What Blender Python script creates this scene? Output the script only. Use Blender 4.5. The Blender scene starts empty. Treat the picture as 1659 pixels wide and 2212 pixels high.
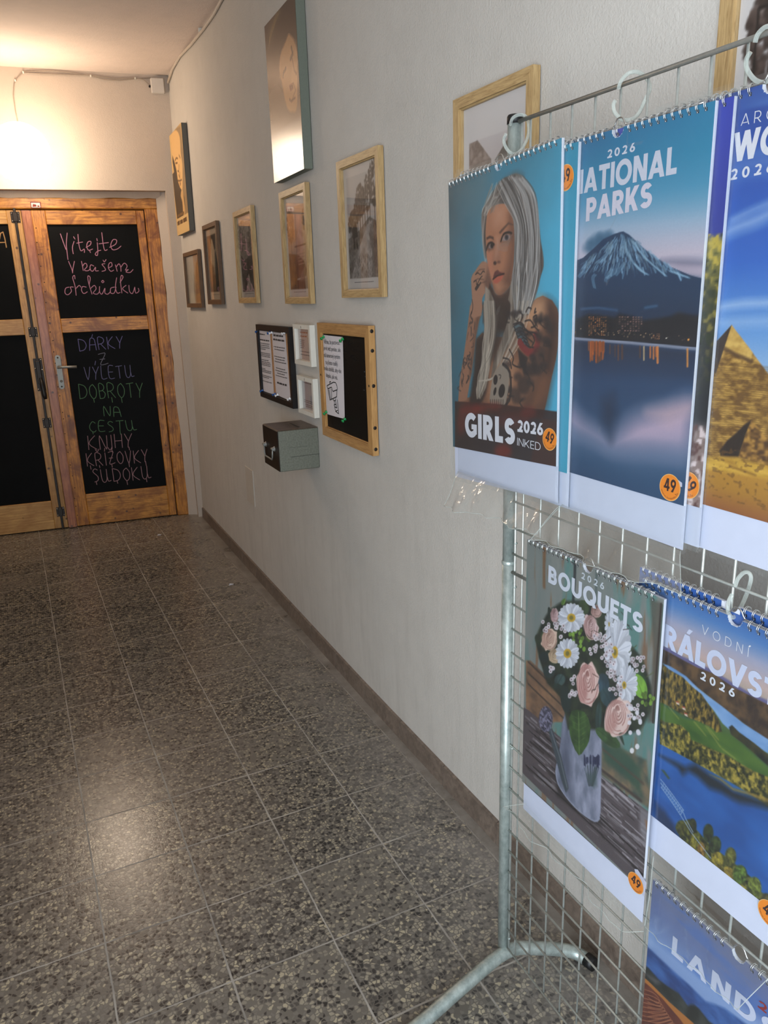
import bpy, math, random
import numpy as np
from mathutils import Matrix, Vector

PI = math.pi
SC = bpy.context.scene
COL = SC.collection

# ------------------------------------------------------------------ camera, sky, light, exposure
YAW, PITCH, ROLL, FPX = -0.438894742, -0.278768145, 0.0327800325, 1658.96257
CAM = np.array([0.00117003976, -2.42754407, 1.50448092])
def _rot(y, p, r):
    cy, sy, cp, sp, cr, sr = math.cos(y), math.sin(y), math.cos(p), math.sin(p), math.cos(r), math.sin(r)
    return (np.array([[cy, -sy, 0], [sy, cy, 0], [0, 0, 1]]) @ np.array([[1, 0, 0], [0, cp, -sp], [0, sp, cp]])
            @ np.array([[cr, 0, sr], [0, 1, 0], [-sr, 0, cr]]))
RC = _rot(YAW, PITCH, ROLL)
cam = bpy.data.cameras.new('camera')
cam.sensor_fit = 'HORIZONTAL'; cam.sensor_width = 36.0; cam.lens = 36.0 * FPX / 1659.0
cam.clip_start = 0.02
camo = bpy.data.objects.new('camera', cam); COL.objects.link(camo)
camo.matrix_world = Matrix(((RC[0][0], RC[0][2], -RC[0][1], CAM[0]), (RC[1][0], RC[1][2], -RC[1][1], CAM[1]),
                            (RC[2][0], RC[2][2], -RC[2][1], CAM[2]), (0, 0, 0, 1)))
# the matrix columns are right, up, back
camo.matrix_world = Matrix([[RC[i][0], RC[i][2], -RC[i][1], CAM[i]] for i in range(3)] + [[0, 0, 0, 1]])
SC.camera = camo

SC.view_settings.view_transform = 'Standard'
SC.view_settings.look = 'None'
SC.view_settings.gamma = 1.0
SC.view_settings.use_curve_mapping = False
SC.view_settings.exposure = 1.75
SC.cycles.max_bounces = 10
SC.cycles.transparent_max_bounces = 24
SC.cycles.sample_clamp_indirect = 6.0
SC.cycles.caustics_reflective = False
SC.cycles.caustics_refractive = False

world = bpy.data.worlds.new('daylight'); SC.world = world; world.use_nodes = True
_bg = world.node_tree.nodes['Background']
_bg.inputs[0].default_value = (0.72, 0.86, 1.0, 1); _bg.inputs[1].default_value = 0.45

LAMP_POWER = 7.0          # strength of the glowing globe
DAY_SIDE, DAY_FRONT = 30.0, 3.0
def area(name, loc, target, sx, sy, power, col):
    l = bpy.data.lights.new(name, 'AREA'); l.shape = 'RECTANGLE'; l.size = sx; l.size_y = sy
    l.energy = power; l.color = col
    o = bpy.data.objects.new(name, l); COL.objects.link(o); o.location = loc
    o.rotation_euler = (Vector(target) - Vector(loc)).to_track_quat('-Z', 'Y').to_euler()
    return o
# daylight entering by the glazed opening in the left wall and by the street doorway behind the viewer
area('daylight_side', (-1.12, -3.25, 1.25), (0.6, -1.9, 1.15), 1.25, 2.1, DAY_SIDE, (0.80, 0.90, 1.0))
area('daylight_front', (0.0, -4.3, 1.35), (0.1, 0.0, 1.2), 1.5, 2.0, DAY_FRONT, (0.80, 0.90, 1.0))

# ------------------------------------------------------------------ measuring: a photo pixel as a point on a known plane
def ray(px, py):
    return RC @ np.array([(px - 829.5) / FPX, 1.0, -(py - 1106.0) / FPX])
def on_x(px, py, x):                       # point on the plane X = x
    d = ray(px, py); t = (x - CAM[0]) / d[0]; return CAM + t * d
def on_z(px, py, z):
    d = ray(px, py); t = (z - CAM[2]) / d[2]; return CAM + t * d
def loc(M, px, py, d=0.0):                 # local (x, z) on the plane local y = d of frame M
    Mi = np.array(M.inverted()); o = Mi[:3, :3] @ CAM + Mi[:3, 3]; v = Mi[:3, :3] @ ray(px, py)
    t = (d - o[1]) / v[1]; w = o + t * v
    return (w[0], w[2])

# ------------------------------------------------------------------ right wall, slightly out of true
def xw(y, z):
    return 1.043 + max(y, 0.0) * (0.0125 + 0.0063 * z)
def wallframe_yz(y, z, off=0.0):
    dy = (0.0125 + 0.0063 * z) if y > 0 else 0.0
    a = math.atan(0.0063 * max(y, 0.0))
    return Matrix.Translation((xw(y, z) - off, y, z)) @ Matrix.Rotation(math.atan2(-1, -dy), 4, 'Z') @ Matrix.Rotation(-a, 4, 'X')
def wallframe(px, py, depth=0.0):
    x = 1.05
    for i in range(12):
        w = on_x(px, py, x - depth); x = xw(w[1], w[2])
    return wallframe_yz(w[1], w[2])
END_A = math.atan(-0.11)
END_M = Matrix.Translation((1.08, 2.92, 0)) @ Matrix.Rotation(END_A, 4, 'Z')
def endframe(x, y, z):
    return END_M @ Matrix.Translation((x, y, z))

# ------------------------------------------------------------------ materials
def lin(c):
    return tuple(((v / 255.0) / 12.92 if v / 255.0 <= 0.04045 else ((v / 255.0 + 0.055) / 1.055) ** 2.4) for v in c)
class NT:
    def __init__(s, name):
        s.m = bpy.data.materials.new(name); s.m.use_nodes = True
        s.t = s.m.node_tree; s.b = s.t.nodes['Principled BSDF']; s.out = s.t.nodes['Material Output']
    def n(s, typ, ins=None, **kw):
        nd = s.t.nodes.new(typ)
        for k, v in kw.items(): setattr(nd, k, v)
        if ins:
            for k, v in ins.items(): s.set(nd.inputs[k], v)
        return nd
    def set(s, sock, v):
        if hasattr(v, 'links') or isinstance(v, bpy.types.NodeSocket): s.t.links.new(v, sock)
        elif hasattr(v, 'outputs'): s.t.links.new(v.outputs[0], sock)
        else:
            if isinstance(v, (tuple, list)) and len(v) == 3 and sock.type == 'RGBA': v = (*v, 1)
            sock.default_value = v
    def P(s, **kw):
        for k, v in kw.items(): s.set(s.b.inputs[k.replace('_', ' ')], v)
    def coord(s, which='Object', scale=(1, 1, 1)):
        tc = s.n('ShaderNodeTexCoord')
        mp = s.n('ShaderNodeMapping', {'Vector': tc.outputs[which], 'Scale': scale})
        return mp.outputs[0]
    def noise(s, vec, scale, detail=4, rough=0.5, dist=0.0):
        return s.n('ShaderNodeTexNoise', {'Vector': vec, 'Scale': scale, 'Detail': detail, 'Roughness': rough, 'Distortion': dist}).outputs[0]
    def ramp(s, fac, stops, interp='LINEAR'):
        r = s.n('ShaderNodeValToRGB', {'Fac': fac}); e = r.color_ramp; e.interpolation = interp
        while len(e.elements) < len(stops): e.elements.new(0.5)
        for el, (p, c) in zip(e.elements, stops):
            el.position = p; el.color = (*c, 1) if len(c) == 3 else c
        return r.outputs[0]
    def mix(s, fac, a, b, blend='MIX'):
        m = s.n('ShaderNodeMix', data_type='RGBA', blend_type=blend)
        s.set(m.inputs[0], fac); s.set(m.inputs[6], a); s.set(m.inputs[7], b)
        return m.outputs[2]
    def math(s, op, a, b=0.0, c=0.0):
        m = s.n('ShaderNodeMath', operation=op); s.set(m.inputs[0], a); s.set(m.inputs[1], b)
        if len(m.inputs) > 2: s.set(m.inputs[2], c)
        return m.outputs[0]
    def schlick(s, nrm, f0=0.035):               # the same on both sides of a thin sheet
        fc = s.n('ShaderNodeLayerWeight', {'Blend': 0.5, 'Normal': nrm}).outputs['Facing']
        return s.math('ADD', f0, s.math('MULTIPLY', s.math('POWER', fc, 5.2), 1 - f0))
    def bump(s, h, strength=0.3, dist=0.002):
        s.set(s.b.inputs['Normal'], s.n('ShaderNodeBump', {'Height': h, 'Strength': strength, 'Distance': dist}).outputs[0])
BW = lambda v: (v, v, v)

def plain(name, c, rough=0.5, metal=0.0, var=0.0, scale=30.0, spec=0.5, bump=0.0):
    s = NT(name); col = lin(c)
    v = s.coord(); nz = s.noise(v, scale, 5, 0.6)
    k = var if var > 0 else 0.04
    s.P(Base_Color=s.ramp(nz, [(0.3, tuple(x * (1 - k) for x in col)), (0.7, tuple(min(1, x * (1 + k)) for x in col))]), Roughness=rough, Metallic=metal)
    s.b.inputs['Specular IOR Level'].default_value = spec
    if bump: s.bump(nz, bump, 0.001)
    return s.m

def plaster(name, c, c2, stain=None):
    s = NT(name); v = s.coord()
    big = s.noise(v, 1.3, 5, 0.6); mid = s.noise(v, 9, 6, 0.65); fine = s.noise(v, 160, 3, 0.6)
    col = s.ramp(big, [(0.3, lin(c2)), (0.65, lin(c))])
    col = s.mix(s.ramp(mid, [(0.45, BW(0)), (0.75, BW(0.10))]), col, lin((150, 145, 138)))
    if stain:
        v2 = s.coord('Object', (1, 9, 1.2)); st = s.noise(v2, 2.2, 6, 0.65)
        sp = s.n('ShaderNodeSeparateXYZ', {'Vector': s.coord()}).outputs[2]
        low = s.n('ShaderNodeMapRange', {'Value': sp, 'From Min': 1.3, 'From Max': 0.1, 'To Min': 0.15, 'To Max': 1.0}).outputs[0]
        f = s.math('MULTIPLY', s.ramp(st, [(0.48, BW(0)), (0.72, BW(0.16))]), low)
        col = s.mix(f, col, lin(stain))
    s.P(Base_Color=col, Roughness=0.85)
    s.b.inputs['Specular IOR Level'].default_value = 0.25
    h = s.math('ADD', s.math('MULTIPLY', mid, 0.8), s.math('MULTIPLY', fine, 0.5))
    s.bump(h, 0.75, 0.004)
    return s.m

def terrazzo():
    s = NT('terrazzo_tiles'); tc = s.n('ShaderNodeTexCoord').outputs['Object']
    sp = s.n('ShaderNodeSeparateXYZ', {'Vector': tc})
    wob = s.noise(tc, 14, 3)
    def cell(o):
        q = s.math('ADD', s.math('DIVIDE', o, 0.25), s.math('MULTIPLY', s.math('SUBTRACT', wob, 0.5), 0.022))
        return q
    qx, qy = cell(sp.outputs[0]), cell(sp.outputs[1])
    dx = s.math('ABSOLUTE', s.math('SUBTRACT', s.math('FRACT', s.math('ADD', qx, 0.5)), 0.5))
    dy = s.math('ABSOLUTE', s.math('SUBTRACT', s.math('FRACT', s.math('ADD', qy, 0.5)), 0.5))
    dmin = s.math('MINIMUM', dx, dy)
    jn = s.noise(tc, 5, 2)
    grout = s.math('LESS_THAN', dmin, s.math('ADD', 0.0030, s.math('MULTIPLY', jn, 0.0105)))
    cmb = s.n('ShaderNodeCombineXYZ', {'X': s.math('FLOOR', qx), 'Y': s.math('FLOOR', qy)}).outputs[0]
    wn = s.n('ShaderNodeTexWhiteNoise', {'Vector': cmb}, noise_dimensions='2D').outputs[0]
    # stones
    tv = s.n('ShaderNodeMapping', {'Vector': tc, 'Scale': (1, 1, 0)}).outputs[0]
    warp = s.n('ShaderNodeVectorMath', {0: tv, 1: s.n('ShaderNodeTexNoise', {'Vector': tv, 'Scale': 60.0, 'Detail': 2.0}).outputs['Color']}, operation='MULTIPLY_ADD')
    tv2 = s.n('ShaderNodeVectorMath', operation='ADD')
    sc_ = s.n('ShaderNodeVectorMath', {0: s.n('ShaderNodeTexNoise', {'Vector': tv, 'Scale': 90.0, 'Detail': 2.0}).outputs['Color']}, operation='SCALE')
    sc_.inputs['Scale'].default_value = 0.010
    s.set(tv2.inputs[0], tv); s.set(tv2.inputs[1], sc_.outputs[0])
    s.t.nodes.remove(warp)
    vo = s.n('ShaderNodeTexVoronoi', {'Vector': tv2.outputs[0], 'Scale': 105.0, 'Randomness': 1.0}, voronoi_dimensions='2D')
    ve = s.n('ShaderNodeTexVoronoi', {'Vector': tv2.outputs[0], 'Scale': 105.0, 'Randomness': 1.0}, voronoi_dimensions='2D', feature='DISTANCE_TO_EDGE')
    rnd = s.n('ShaderNodeSeparateColor', {'Color': vo.outputs['Color']})
    stone = s.ramp(rnd.outputs[0], [(0.0, lin((40, 38, 38))), (0.2, lin((78, 74, 70))), (0.36, lin((118, 112, 104))), (0.55, lin((142, 134, 120))),
                                    (0.76, lin((160, 151, 132))), (0.9, lin((182, 170, 144)))], 'CONSTANT')
    matrix = s.mix(wn, lin((92, 87, 80)), lin((112, 106, 97)))
    edge = s.ramp(ve.outputs['Distance'], [(0.06, BW(0)), (0.20, BW(1))])
    sel = s.math('GREATER_THAN', rnd.outputs[1], s.math('ADD', 0.03, s.math('MULTIPLY', wn, 0.20)))
    col = s.mix(s.math('MULTIPLY', edge, sel), matrix, stone)
    blot = s.noise(tc, 3.2, 5, 0.6)
    col = s.mix(s.ramp(blot, [(0.42, BW(0.0)), (0.7, BW(0.30))]), col, lin((122, 117, 110)))
    col = s.mix(s.math('MULTIPLY', wn, 0.16), col, lin((104, 97, 88)))
    gcol = s.ramp(s.noise(tc, 7, 4), [(0.35, lin((120, 115, 108))), (0.65, lin((170, 164, 154)))])
    col = s.mix(grout, col, gcol)
    # cement strip and dust along the skirting
    dn = s.noise(tc, 8, 5, 0.65)
    near = s.n('ShaderNodeMapRange', {'Value': sp.outputs[0], 'From Min': 0.72, 'From Max': 1.03, 'To Min': 0.0, 'To Max': 0.55}).outputs[0]
    dust = s.math('MULTIPLY', near, s.ramp(dn, [(0.35, BW(0.1)), (0.62, BW(1))]))
    col = s.mix(dust, col, lin((158, 152, 146)))
    col = s.mix(s.math('GREATER_THAN', sp.outputs[0], 1.004), col, s.ramp(dn, [(0.3, lin((112, 106, 98))), (0.7, lin((160, 154, 146)))]))
    rough = s.math('ADD', s.math('ADD', 0.215, s.math('MULTIPLY', wn, 0.035)), s.math('MULTIPLY', s.math('ADD', grout, dust), 0.4))
    s.P(Base_Color=col, Roughness=rough)
    s.b.inputs['Specular IOR Level'].default_value = 0.55
    h = s.math('SUBTRACT', s.math('MULTIPLY', edge, 0.25), s.math('MULTIPLY', grout, 0.8))
    h = s.math('ADD', h, s.math('MULTIPLY', s.noise(tc, 25, 3), 0.9))
    s.bump(h, 0.16, 0.0016)
    return s.m

def wood(name, base, dark, axis='Z', scale=1.0, knots=True, blot=0.6, rough=0.5, knot_c=(70, 40, 22)):
    s = NT(name)
    sc = {'Z': (14, 14, 1.0), 'X': (1.0, 14, 14)}[axis]
    v = s.coord('Object', tuple(k * scale for k in sc)); vo = s.coord('Object')
    g = s.noise(v, 7, 6, 0.65, 0.6)
    col = s.ramp(g, [(0.32, lin(dark)), (0.60, lin(base)), (0.85, tuple(min(1, k * 1.18) for k in lin(base)))])
    if blot:
        b = s.noise(s.coord('Object', (3.2, 3, 3.2)), 2.2, 5, 0.62, 0.8)
        col = s.mix(s.ramp(b, [(0.44, BW(0)), (0.66, BW(blot))]), col, lin(dark))
    if knots:
        k = s.n('ShaderNodeTexVoronoi', {'Vector': s.coord('Object', (9, 9, 9)), 'Scale': 1.6, 'Randomness': 1.0})
        kk = s.ramp(s.math('ADD', k.outputs['Distance'], s.math('MULTIPLY', s.math('SUBTRACT', s.noise(vo, 60), 0.5), 0.08)), [(0.07, BW(0.9)), (0.14, BW(0))])
        col = s.mix(kk, col, lin(knot_c))
    s.P(Base_Color=col, Roughness=rough); s.bump(g, 0.15, 0.001)
    return s.m

def film(name, haze=0.03, wr=0.5, scale=9.0, hc=(0.85, 0.87, 0.88)):
    s = NT(name); s.t.nodes.remove(s.b)
    v = s.coord('Object', (1, 1, 0.7))
    nz = s.math('ADD', s.noise(v, scale, 2, 0.5, 0.8), s.math('MULTIPLY', s.noise(v, scale * 4, 2), 0.15))
    bp = s.n('ShaderNodeBump', {'Height': nz, 'Strength': wr, 'Distance': 0.012}).outputs[0]
    fr = s.schlick(bp)
    tr = s.n('ShaderNodeBsdfTransparent', {'Color': (0.97, 0.98, 0.98, 1)}).outputs[0]
    df = s.n('ShaderNodeBsdfDiffuse', {'Color': (*hc, 1)}).outputs[0]
    gl = s.n('ShaderNodeBsdfGlossy', {'Color': (1, 1, 1, 1), 'Roughness': 0.09, 'Normal': bp}).outputs[0]
    a = s.n('ShaderNodeMixShader', {0: haze, 1: tr, 2: df}).outputs[0]
    b = s.n('ShaderNodeMixShader', {0: fr, 1: a, 2: gl}).outputs[0]
    s.t.links.new(b, s.out.inputs[0])
    return s.m

def pane_glass():
    s = NT('picture_glass'); s.t.nodes.remove(s.b)
    nz = s.noise(s.coord(), 3.0, 2)
    bp = s.n('ShaderNodeBump', {'Height': nz, 'Strength': 0.03, 'Distance': 0.01}).outputs[0]
    fr = s.schlick(bp)
    tr = s.n('ShaderNodeBsdfTransparent').outputs[0]
    gl = s.n('ShaderNodeBsdfGlossy', {'Roughness': 0.02, 'Normal': bp}).outputs[0]
    s.t.links.new(s.n('ShaderNodeMixShader', {0: fr, 1: tr, 2: gl}).outputs[0], s.out.inputs[0])
    return s.m

def printed(name, rough=0.4, spec=0.4, tone=1.0):
    s = NT(name)
    at = s.n('ShaderNodeAttribute', attribute_name='Col')
    nz = s.noise(s.coord(), 350, 2)
    ac = s.mix(1.0, at.outputs['Color'], BW(tone), 'MULTIPLY')
    col = s.mix(0.03, ac, s.ramp(nz, [(0.3, BW(0.0)), (0.7, BW(1.0))]), 'OVERLAY')
    s.P(Base_Color=col, Roughness=rough); s.b.inputs['Specular IOR Level'].default_value = spec
    return s.m

def galvanised():
    s = NT('galvanised_steel'); v = s.coord('Object', (1, 1, 0.6)); nz = s.noise(v, 45, 5, 0.65)
    s.P(Base_Color=s.ramp(nz, [(0.3, lin((136, 148, 144))), (0.7, lin((204, 214, 208)))]), Metallic=0.55,
        Roughness=s.ramp(nz, [(0.3, BW(0.5)), (0.7, BW(0.3))]))
    s.bump(nz, 0.15, 0.0008)
    return s.m

def clear_plastic():
    s = NT('clear_plastic'); nz = s.noise(s.coord(), 40, 2); s.t.nodes.remove(s.b)
    fr = s.n('ShaderNodeLayerWeight', {'Blend': 0.38}).outputs['Facing']
    tr = s.n('ShaderNodeBsdfTransparent', {'Color': (0.90, 0.93, 0.91, 1)}).outputs[0]
    gl = s.n('ShaderNodeBsdfPrincipled', {'Base Color': s.ramp(nz, [(0.3, lin((190, 196, 190))), (0.7, lin((222, 226, 220)))]), 'Roughness': 0.12}).outputs[0]
    f2 = s.math('ADD', s.math('MULTIPLY', fr, 0.75), 0.22)
    s.t.links.new(s.n('ShaderNodeMixShader', {0: f2, 1: tr, 2: gl}).outputs[0], s.out.inputs[0])
    return s.m

def glow(name, c, strength):
    s = NT(name); nz = s.noise(s.coord(), 3, 2)
    s.P(Base_Color=(0.9, 0.88, 0.84), Roughness=0.2)
    s.P(Emission_Color=s.ramp(nz, [(0.2, c), (0.8, tuple(k * 0.97 for k in c))])); s.b.inputs['Emission Strength'].default_value = strength
    return s.m

M = {}
M['wall'] = plaster('wall_plaster', (202, 197, 189), (192, 187, 179), (120, 112, 104))
M['wall_end'] = plaster('end_wall_plaster', (196, 182, 168), (188, 174, 160))
M['ceiling'] = plaster('ceiling_plaster', (226, 210, 200), (220, 204, 192))
M['floor'] = terrazzo()
M['skirting'] = wood('skirting_tile', (128, 114, 102), (96, 84, 75), 'X', 0.5, False, 0.5, 0.4)
M['door_v'] = wood('door_wood_upright', (206, 138, 54), (112, 58, 14), 'Z', 1.0, True, 0.95, 0.42)
M['door_h'] = wood('door_wood_rail', (210, 146, 62), (120, 66, 18), 'X', 1.0, True, 0.85, 0.42)
M['door_pale_v'] = wood('pale_door_wood_upright', (198, 152, 88), (150, 104, 52), 'Z', 1.0, True, 0.6, 0.42)
M['door_pale_h'] = wood('pale_door_wood_rail', (204, 160, 96), (158, 110, 56), 'X', 1.0, True, 0.6, 0.42)
M['astragal'] = wood('reddish_strip_wood', (176, 112, 72), (128, 66, 38), 'Z', 1.2, True, 0.5, 0.35)
M['oak_v'] = wood('oak_frame_upright', (190, 160, 112), (150, 120, 78), 'Z', 3.0, False, 0.0, 0.45)
M['oak_h'] = wood('oak_frame_rail', (190, 160, 112), (150, 120, 78), 'X', 3.0, False, 0.0, 0.45)
M['walnut_v'] = wood('walnut_frame_upright', (104, 78, 54), (80, 58, 38), 'Z', 3.0, False, 0.0, 0.5)
M['walnut_h'] = wood('walnut_frame_rail', (104, 78, 54), (80, 58, 38), 'X', 3.0, False, 0.0, 0.5)
M['beech_v'] = wood('beech_board_upright', (192, 148, 92), (160, 116, 66), 'Z', 2.0, False, 0.0, 0.5)
M['beech_h'] = wood('beech_board_rail', (186, 142, 88), (152, 110, 64), 'X', 2.0, False, 0.0, 0.5)
M['chalkboard'] = plain('chalkboard_black', (7, 7, 7), 0.6, 0, 0.35, 6, 0.12)
M['chalkboard2'] = plain('small_chalkboard_black', (10, 9, 9), 0.55, 0, 0.35, 8, 0.15)
M['iron'] = plain('dark_iron', (46, 40, 36), 0.45, 0.6, 0.2, 60)
M['steel'] = plain('brushed_steel', (150, 150, 144), 0.5, 0.6, 0.08, 80)
M['chrome'] = plain('bright_wire', (214, 216, 216), 0.22, 1.0, 0.04, 90)
M['zinc'] = galvanised()
M['wire'] = plain('zinc_wire', (198, 202, 196), 0.35, 0.55, 0.12, 90)
M['rail'] = plain('rail_wire', (150, 150, 144), 0.4, 0.5, 0.1, 90)
M['black'] = plain('black_plastic', (22, 22, 23), 0.45, 0, 0.1)
M['blackframe'] = plain('black_frame_lacquer', (24, 22, 22), 0.4, 0, 0.1)
M['white'] = plain('white_lacquer', (224, 220, 208), 0.4, 0, 0.03)
M['jbox'] = plain('junction_box_plastic', (206, 198, 188), 0.45, 0, 0.03)
M['cable'] = plain('painted_cable', (196, 184, 170), 0.6, 0, 0.05)
M['cable_thin'] = plain('thin_wire_white', (160, 146, 130), 0.6, 0, 0.05)
M['cork'] = plain('cork', (176, 132, 92), 0.8, 0, 0.25, 300, 0.3, 0.3)
M['canvas_side'] = plain('canvas_side_grey_green', (108, 114, 102), 0.6, 0, 0.06, 200)
M['canvas_side2'] = plain('canvas_side_grey', (92, 90, 84), 0.6, 0, 0.06, 200)
M['print'] = printed('calendar_print', 0.42, 0.4, 0.68)
M['gloss_print'] = printed('glossy_canvas_print', 0.2, 0.6)
M['photo'] = printed('photo_print', 0.5)
M['paper_ink'] = printed('paper_sheet', 0.8, 0.2)
M['chalk'] = printed('chalk_marks', 0.9, 0.1, 0.7)
M['page'] = plain('page_paper', (200, 202, 210), 0.75, 0, 0.02, 60, 0.3)
M['card'] = plain('white_card', (188, 192, 210), 0.6, 0, 0.02, 40, 0.35)
M['mount'] = plain('picture_mount', (196, 190, 184), 0.8, 0, 0.03, 60, 0.2)
M['film'] = film('plastic_sleeve_film', 0.02, 0.35, 7.0)
M['flap'] = film('plastic_flap_film', 0.22, 1.0, 14.0, (0.42, 0.40, 0.36))
M['flap_thin'] = film('thin_plastic_flap_film', 0.05, 0.7, 12.0, (0.52, 0.50, 0.46))
M['glass'] = pane_glass()
M['hook'] = clear_plastic()
M['box_dark'] = plain('brown_painted_metal', (30, 22, 16), 0.42, 0.2, 0.2, 70)
M['box_grey'] = plain('grey_hammered_metal', (116, 118, 106), 0.45, 0.25, 0.22, 160, 0.5, 0.25)
M['pin_blue'] = plain('blue_pin', (30, 84, 150), 0.3)
M['pin_white'] = plain('white_pin', (236, 236, 236), 0.3)
M['pin_green'] = plain('green_pin', (32, 150, 78), 0.3)
M['globe'] = glow('glowing_opal_glass', (1.0, 0.80, 0.60), LAMP_POWER)
M['red'] = plain('red_label_edge', (128, 40, 34), 0.5)
M['filler'] = plain('painted_cover_plate', (188, 180, 168), 0.7, 0, 0.03)

# ------------------------------------------------------------------ objects
def tag(o, label=None, cat=None, group=None, kind=None):
    if label: o['label'] = label
    if cat: o['category'] = cat
    if group: o['group'] = group
    if kind: o['kind'] = kind
    return o
def thing(name, mat4, label, cat, group=None, kind=None):
    o = bpy.data.objects.new(name, None); COL.objects.link(o); o.empty_display_size = 0.05
    o.matrix_world = mat4
    return tag(o, label, cat, group, kind)
class MB:
    def __init__(s): s.v = []; s.f = []; s.mi = []; s.sm = []
    def add(s, vs, fs, mi=0, smooth=False):
        b = len(s.v); s.v += [tuple(v) for v in vs]
        for f in fs: s.f.append(tuple(b + i for i in f)); s.mi.append(mi); s.sm.append(smooth)
        return s
    def box(s, a, b, mi=0, bev=0.0):
        (x0, y0, z0), (x1, y1, z1) = a, b
        x0, x1 = min(x0, x1), max(x0, x1); y0, y1 = min(y0, y1), max(y0, y1); z0, z1 = min(z0, z1), max(z0, z1)
        if bev <= 0:
            vs = [(x0, y0, z0), (x1, y0, z0), (x1, y1, z0), (x0, y1, z0), (x0, y0, z1), (x1, y0, z1), (x1, y1, z1), (x0, y1, z1)]
            return s.add(vs, [(3, 2, 1, 0), (4, 5, 6, 7), (0, 1, 5, 4), (1, 2, 6, 5), (2, 3, 7, 6), (3, 0, 4, 7)], mi)
        c = bev
        # chamfered box: 24 vertices
        vs = []; idx = {}
        for ix, X in ((0, x0), (1, x1)):
            for iy, Y in ((0, y0), (1, y1)):
                for iz, Z in ((0, z0), (1, z1)):
                    sx, sy, sz = (c if ix == 0 else -c), (c if iy == 0 else -c), (c if iz == 0 else -c)
                    for ax in range(3):
                        p = [X + sx, Y + sy, Z + sz]; p[ax] = (X, Y, Z)[ax]
                        idx[(ix, iy, iz, ax)] = len(vs); vs.append(tuple(p))
        fs = []
        I = lambda a, b_, c_, ax: idx[(a, b_, c_, ax)]
        fs.append((I(0,0,0,0), I(0,0,1,0), I(0,1,1,0), I(0,1,0,0))); fs.append((I(1,0,0,0), I(1,1,0,0), I(1,1,1,0), I(1,0,1,0)))
        fs.append((I(0,0,0,1), I(1,0,0,1), I(1,0,1,1), I(0,0,1,1))); fs.append((I(0,1,0,1), I(0,1,1,1), I(1,1,1,1), I(1,1,0,1)))
        fs.append((I(0,0,0,2), I(0,1,0,2), I(1,1,0,2), I(1,0,0,2))); fs.append((I(0,0,1,2), I(1,0,1,2), I(1,1,1,2), I(0,1,1,2)))
        for a in (0, 1):
            for b_ in (0, 1):
                fs.append((I(a,b_,0,0), I(a,b_,0,1), I(a,b_,1,1), I(a,b_,1,0)))
                fs.append((I(a,0,b_,0), I(a,0,b_,2), I(a,1,b_,2), I(a,1,b_,0)))
                fs.append((I(0,a,b_,1), I(0,a,b_,2), I(1,a,b_,2), I(1,a,b_,1)))
                for c_ in (0, 1): fs.append((I(a,b_,c_,0), I(a,b_,c_,1), I(a,b_,c_,2)))
        return s.add(vs, fs, mi)
    def tube(s, pts, r, seg=8, mi=0, caps=True, closed=False):
        P = [Vector(p) for p in pts]; n = len(P)
        rr = r if isinstance(r, (list, tuple)) else [r] * n
        vs = []; fs = []; prev = None
        for i in range(n):
            if closed: t = P[(i + 1) % n] - P[(i - 1) % n]
            else: t = P[min(i + 1, n - 1)] - P[max(i - 1, 0)]
            t.normalize()
            if prev is None:
                u = t.orthogonal().normalized()
            else:
                u = prev - t * prev.dot(t)
                u = u.normalized() if u.length > 1e-6 else t.orthogonal().normalized()
            prev = u; w = t.cross(u)
            for k in range(seg):
                a = 2 * PI * k / seg; vs.append(P[i] + (u * math.cos(a) + w * math.sin(a)) * rr[i])
        m = n if closed else n - 1
        for i in range(m):
            for k in range(seg):
                j = (i + 1) % n
                fs.append((i * seg + k, i * seg + (k + 1) % seg, j * seg + (k + 1) % seg, j * seg + k))
        s.add(vs, fs, mi, True)
        if caps and not closed:
            b = len(s.v) - n * seg
            s.f.append(tuple(b + k for k in reversed(range(seg)))); s.mi.append(mi); s.sm.append(False)
            s.f.append(tuple(b + (n - 1) * seg + k for k in range(seg))); s.mi.append(mi); s.sm.append(False)
        return s
    def prism(s, poly, y0, y1, mi=0, smooth=False):      # polygon in local x,z extruded along y
        n = len(poly); vs = [(x, y0, z) for x, z in poly] + [(x, y1, z) for x, z in poly]
        fs = [(i, (i + 1) % n, n + (i + 1) % n, n + i) for i in range(n)]
        s.add(vs, fs, mi, smooth)
        b = len(s.v) - 2 * n
        s.f.append(tuple(b + i for i in reversed(range(n)))); s.mi.append(mi); s.sm.append(False)
        s.f.append(tuple(b + n + i for i in range(n))); s.mi.append(mi); s.sm.append(False)
        return s
    def lathe(s, prof, c=(0, 0, 0), axis='Z', seg=32, mi=0):
        vs = []; fs = []; n = len(prof)
        for r, h in prof:
            for k in range(seg):
                a = 2 * PI * k / seg; p = (r * math.cos(a), r * math.sin(a), h)
                if axis == 'Y': p = (p[0], p[2], p[1])
                if axis == 'X': p = (p[2], p[0], p[1])
                vs.append((c[0] + p[0], c[1] + p[1], c[2] + p[2]))
        for i in range(n - 1):
            for k in range(seg):
                fs.append((i * seg + k, i * seg + (k + 1) % seg, (i + 1) * seg + (k + 1) % seg, (i + 1) * seg + k))
        return s.add(vs, fs, mi, True)
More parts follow.
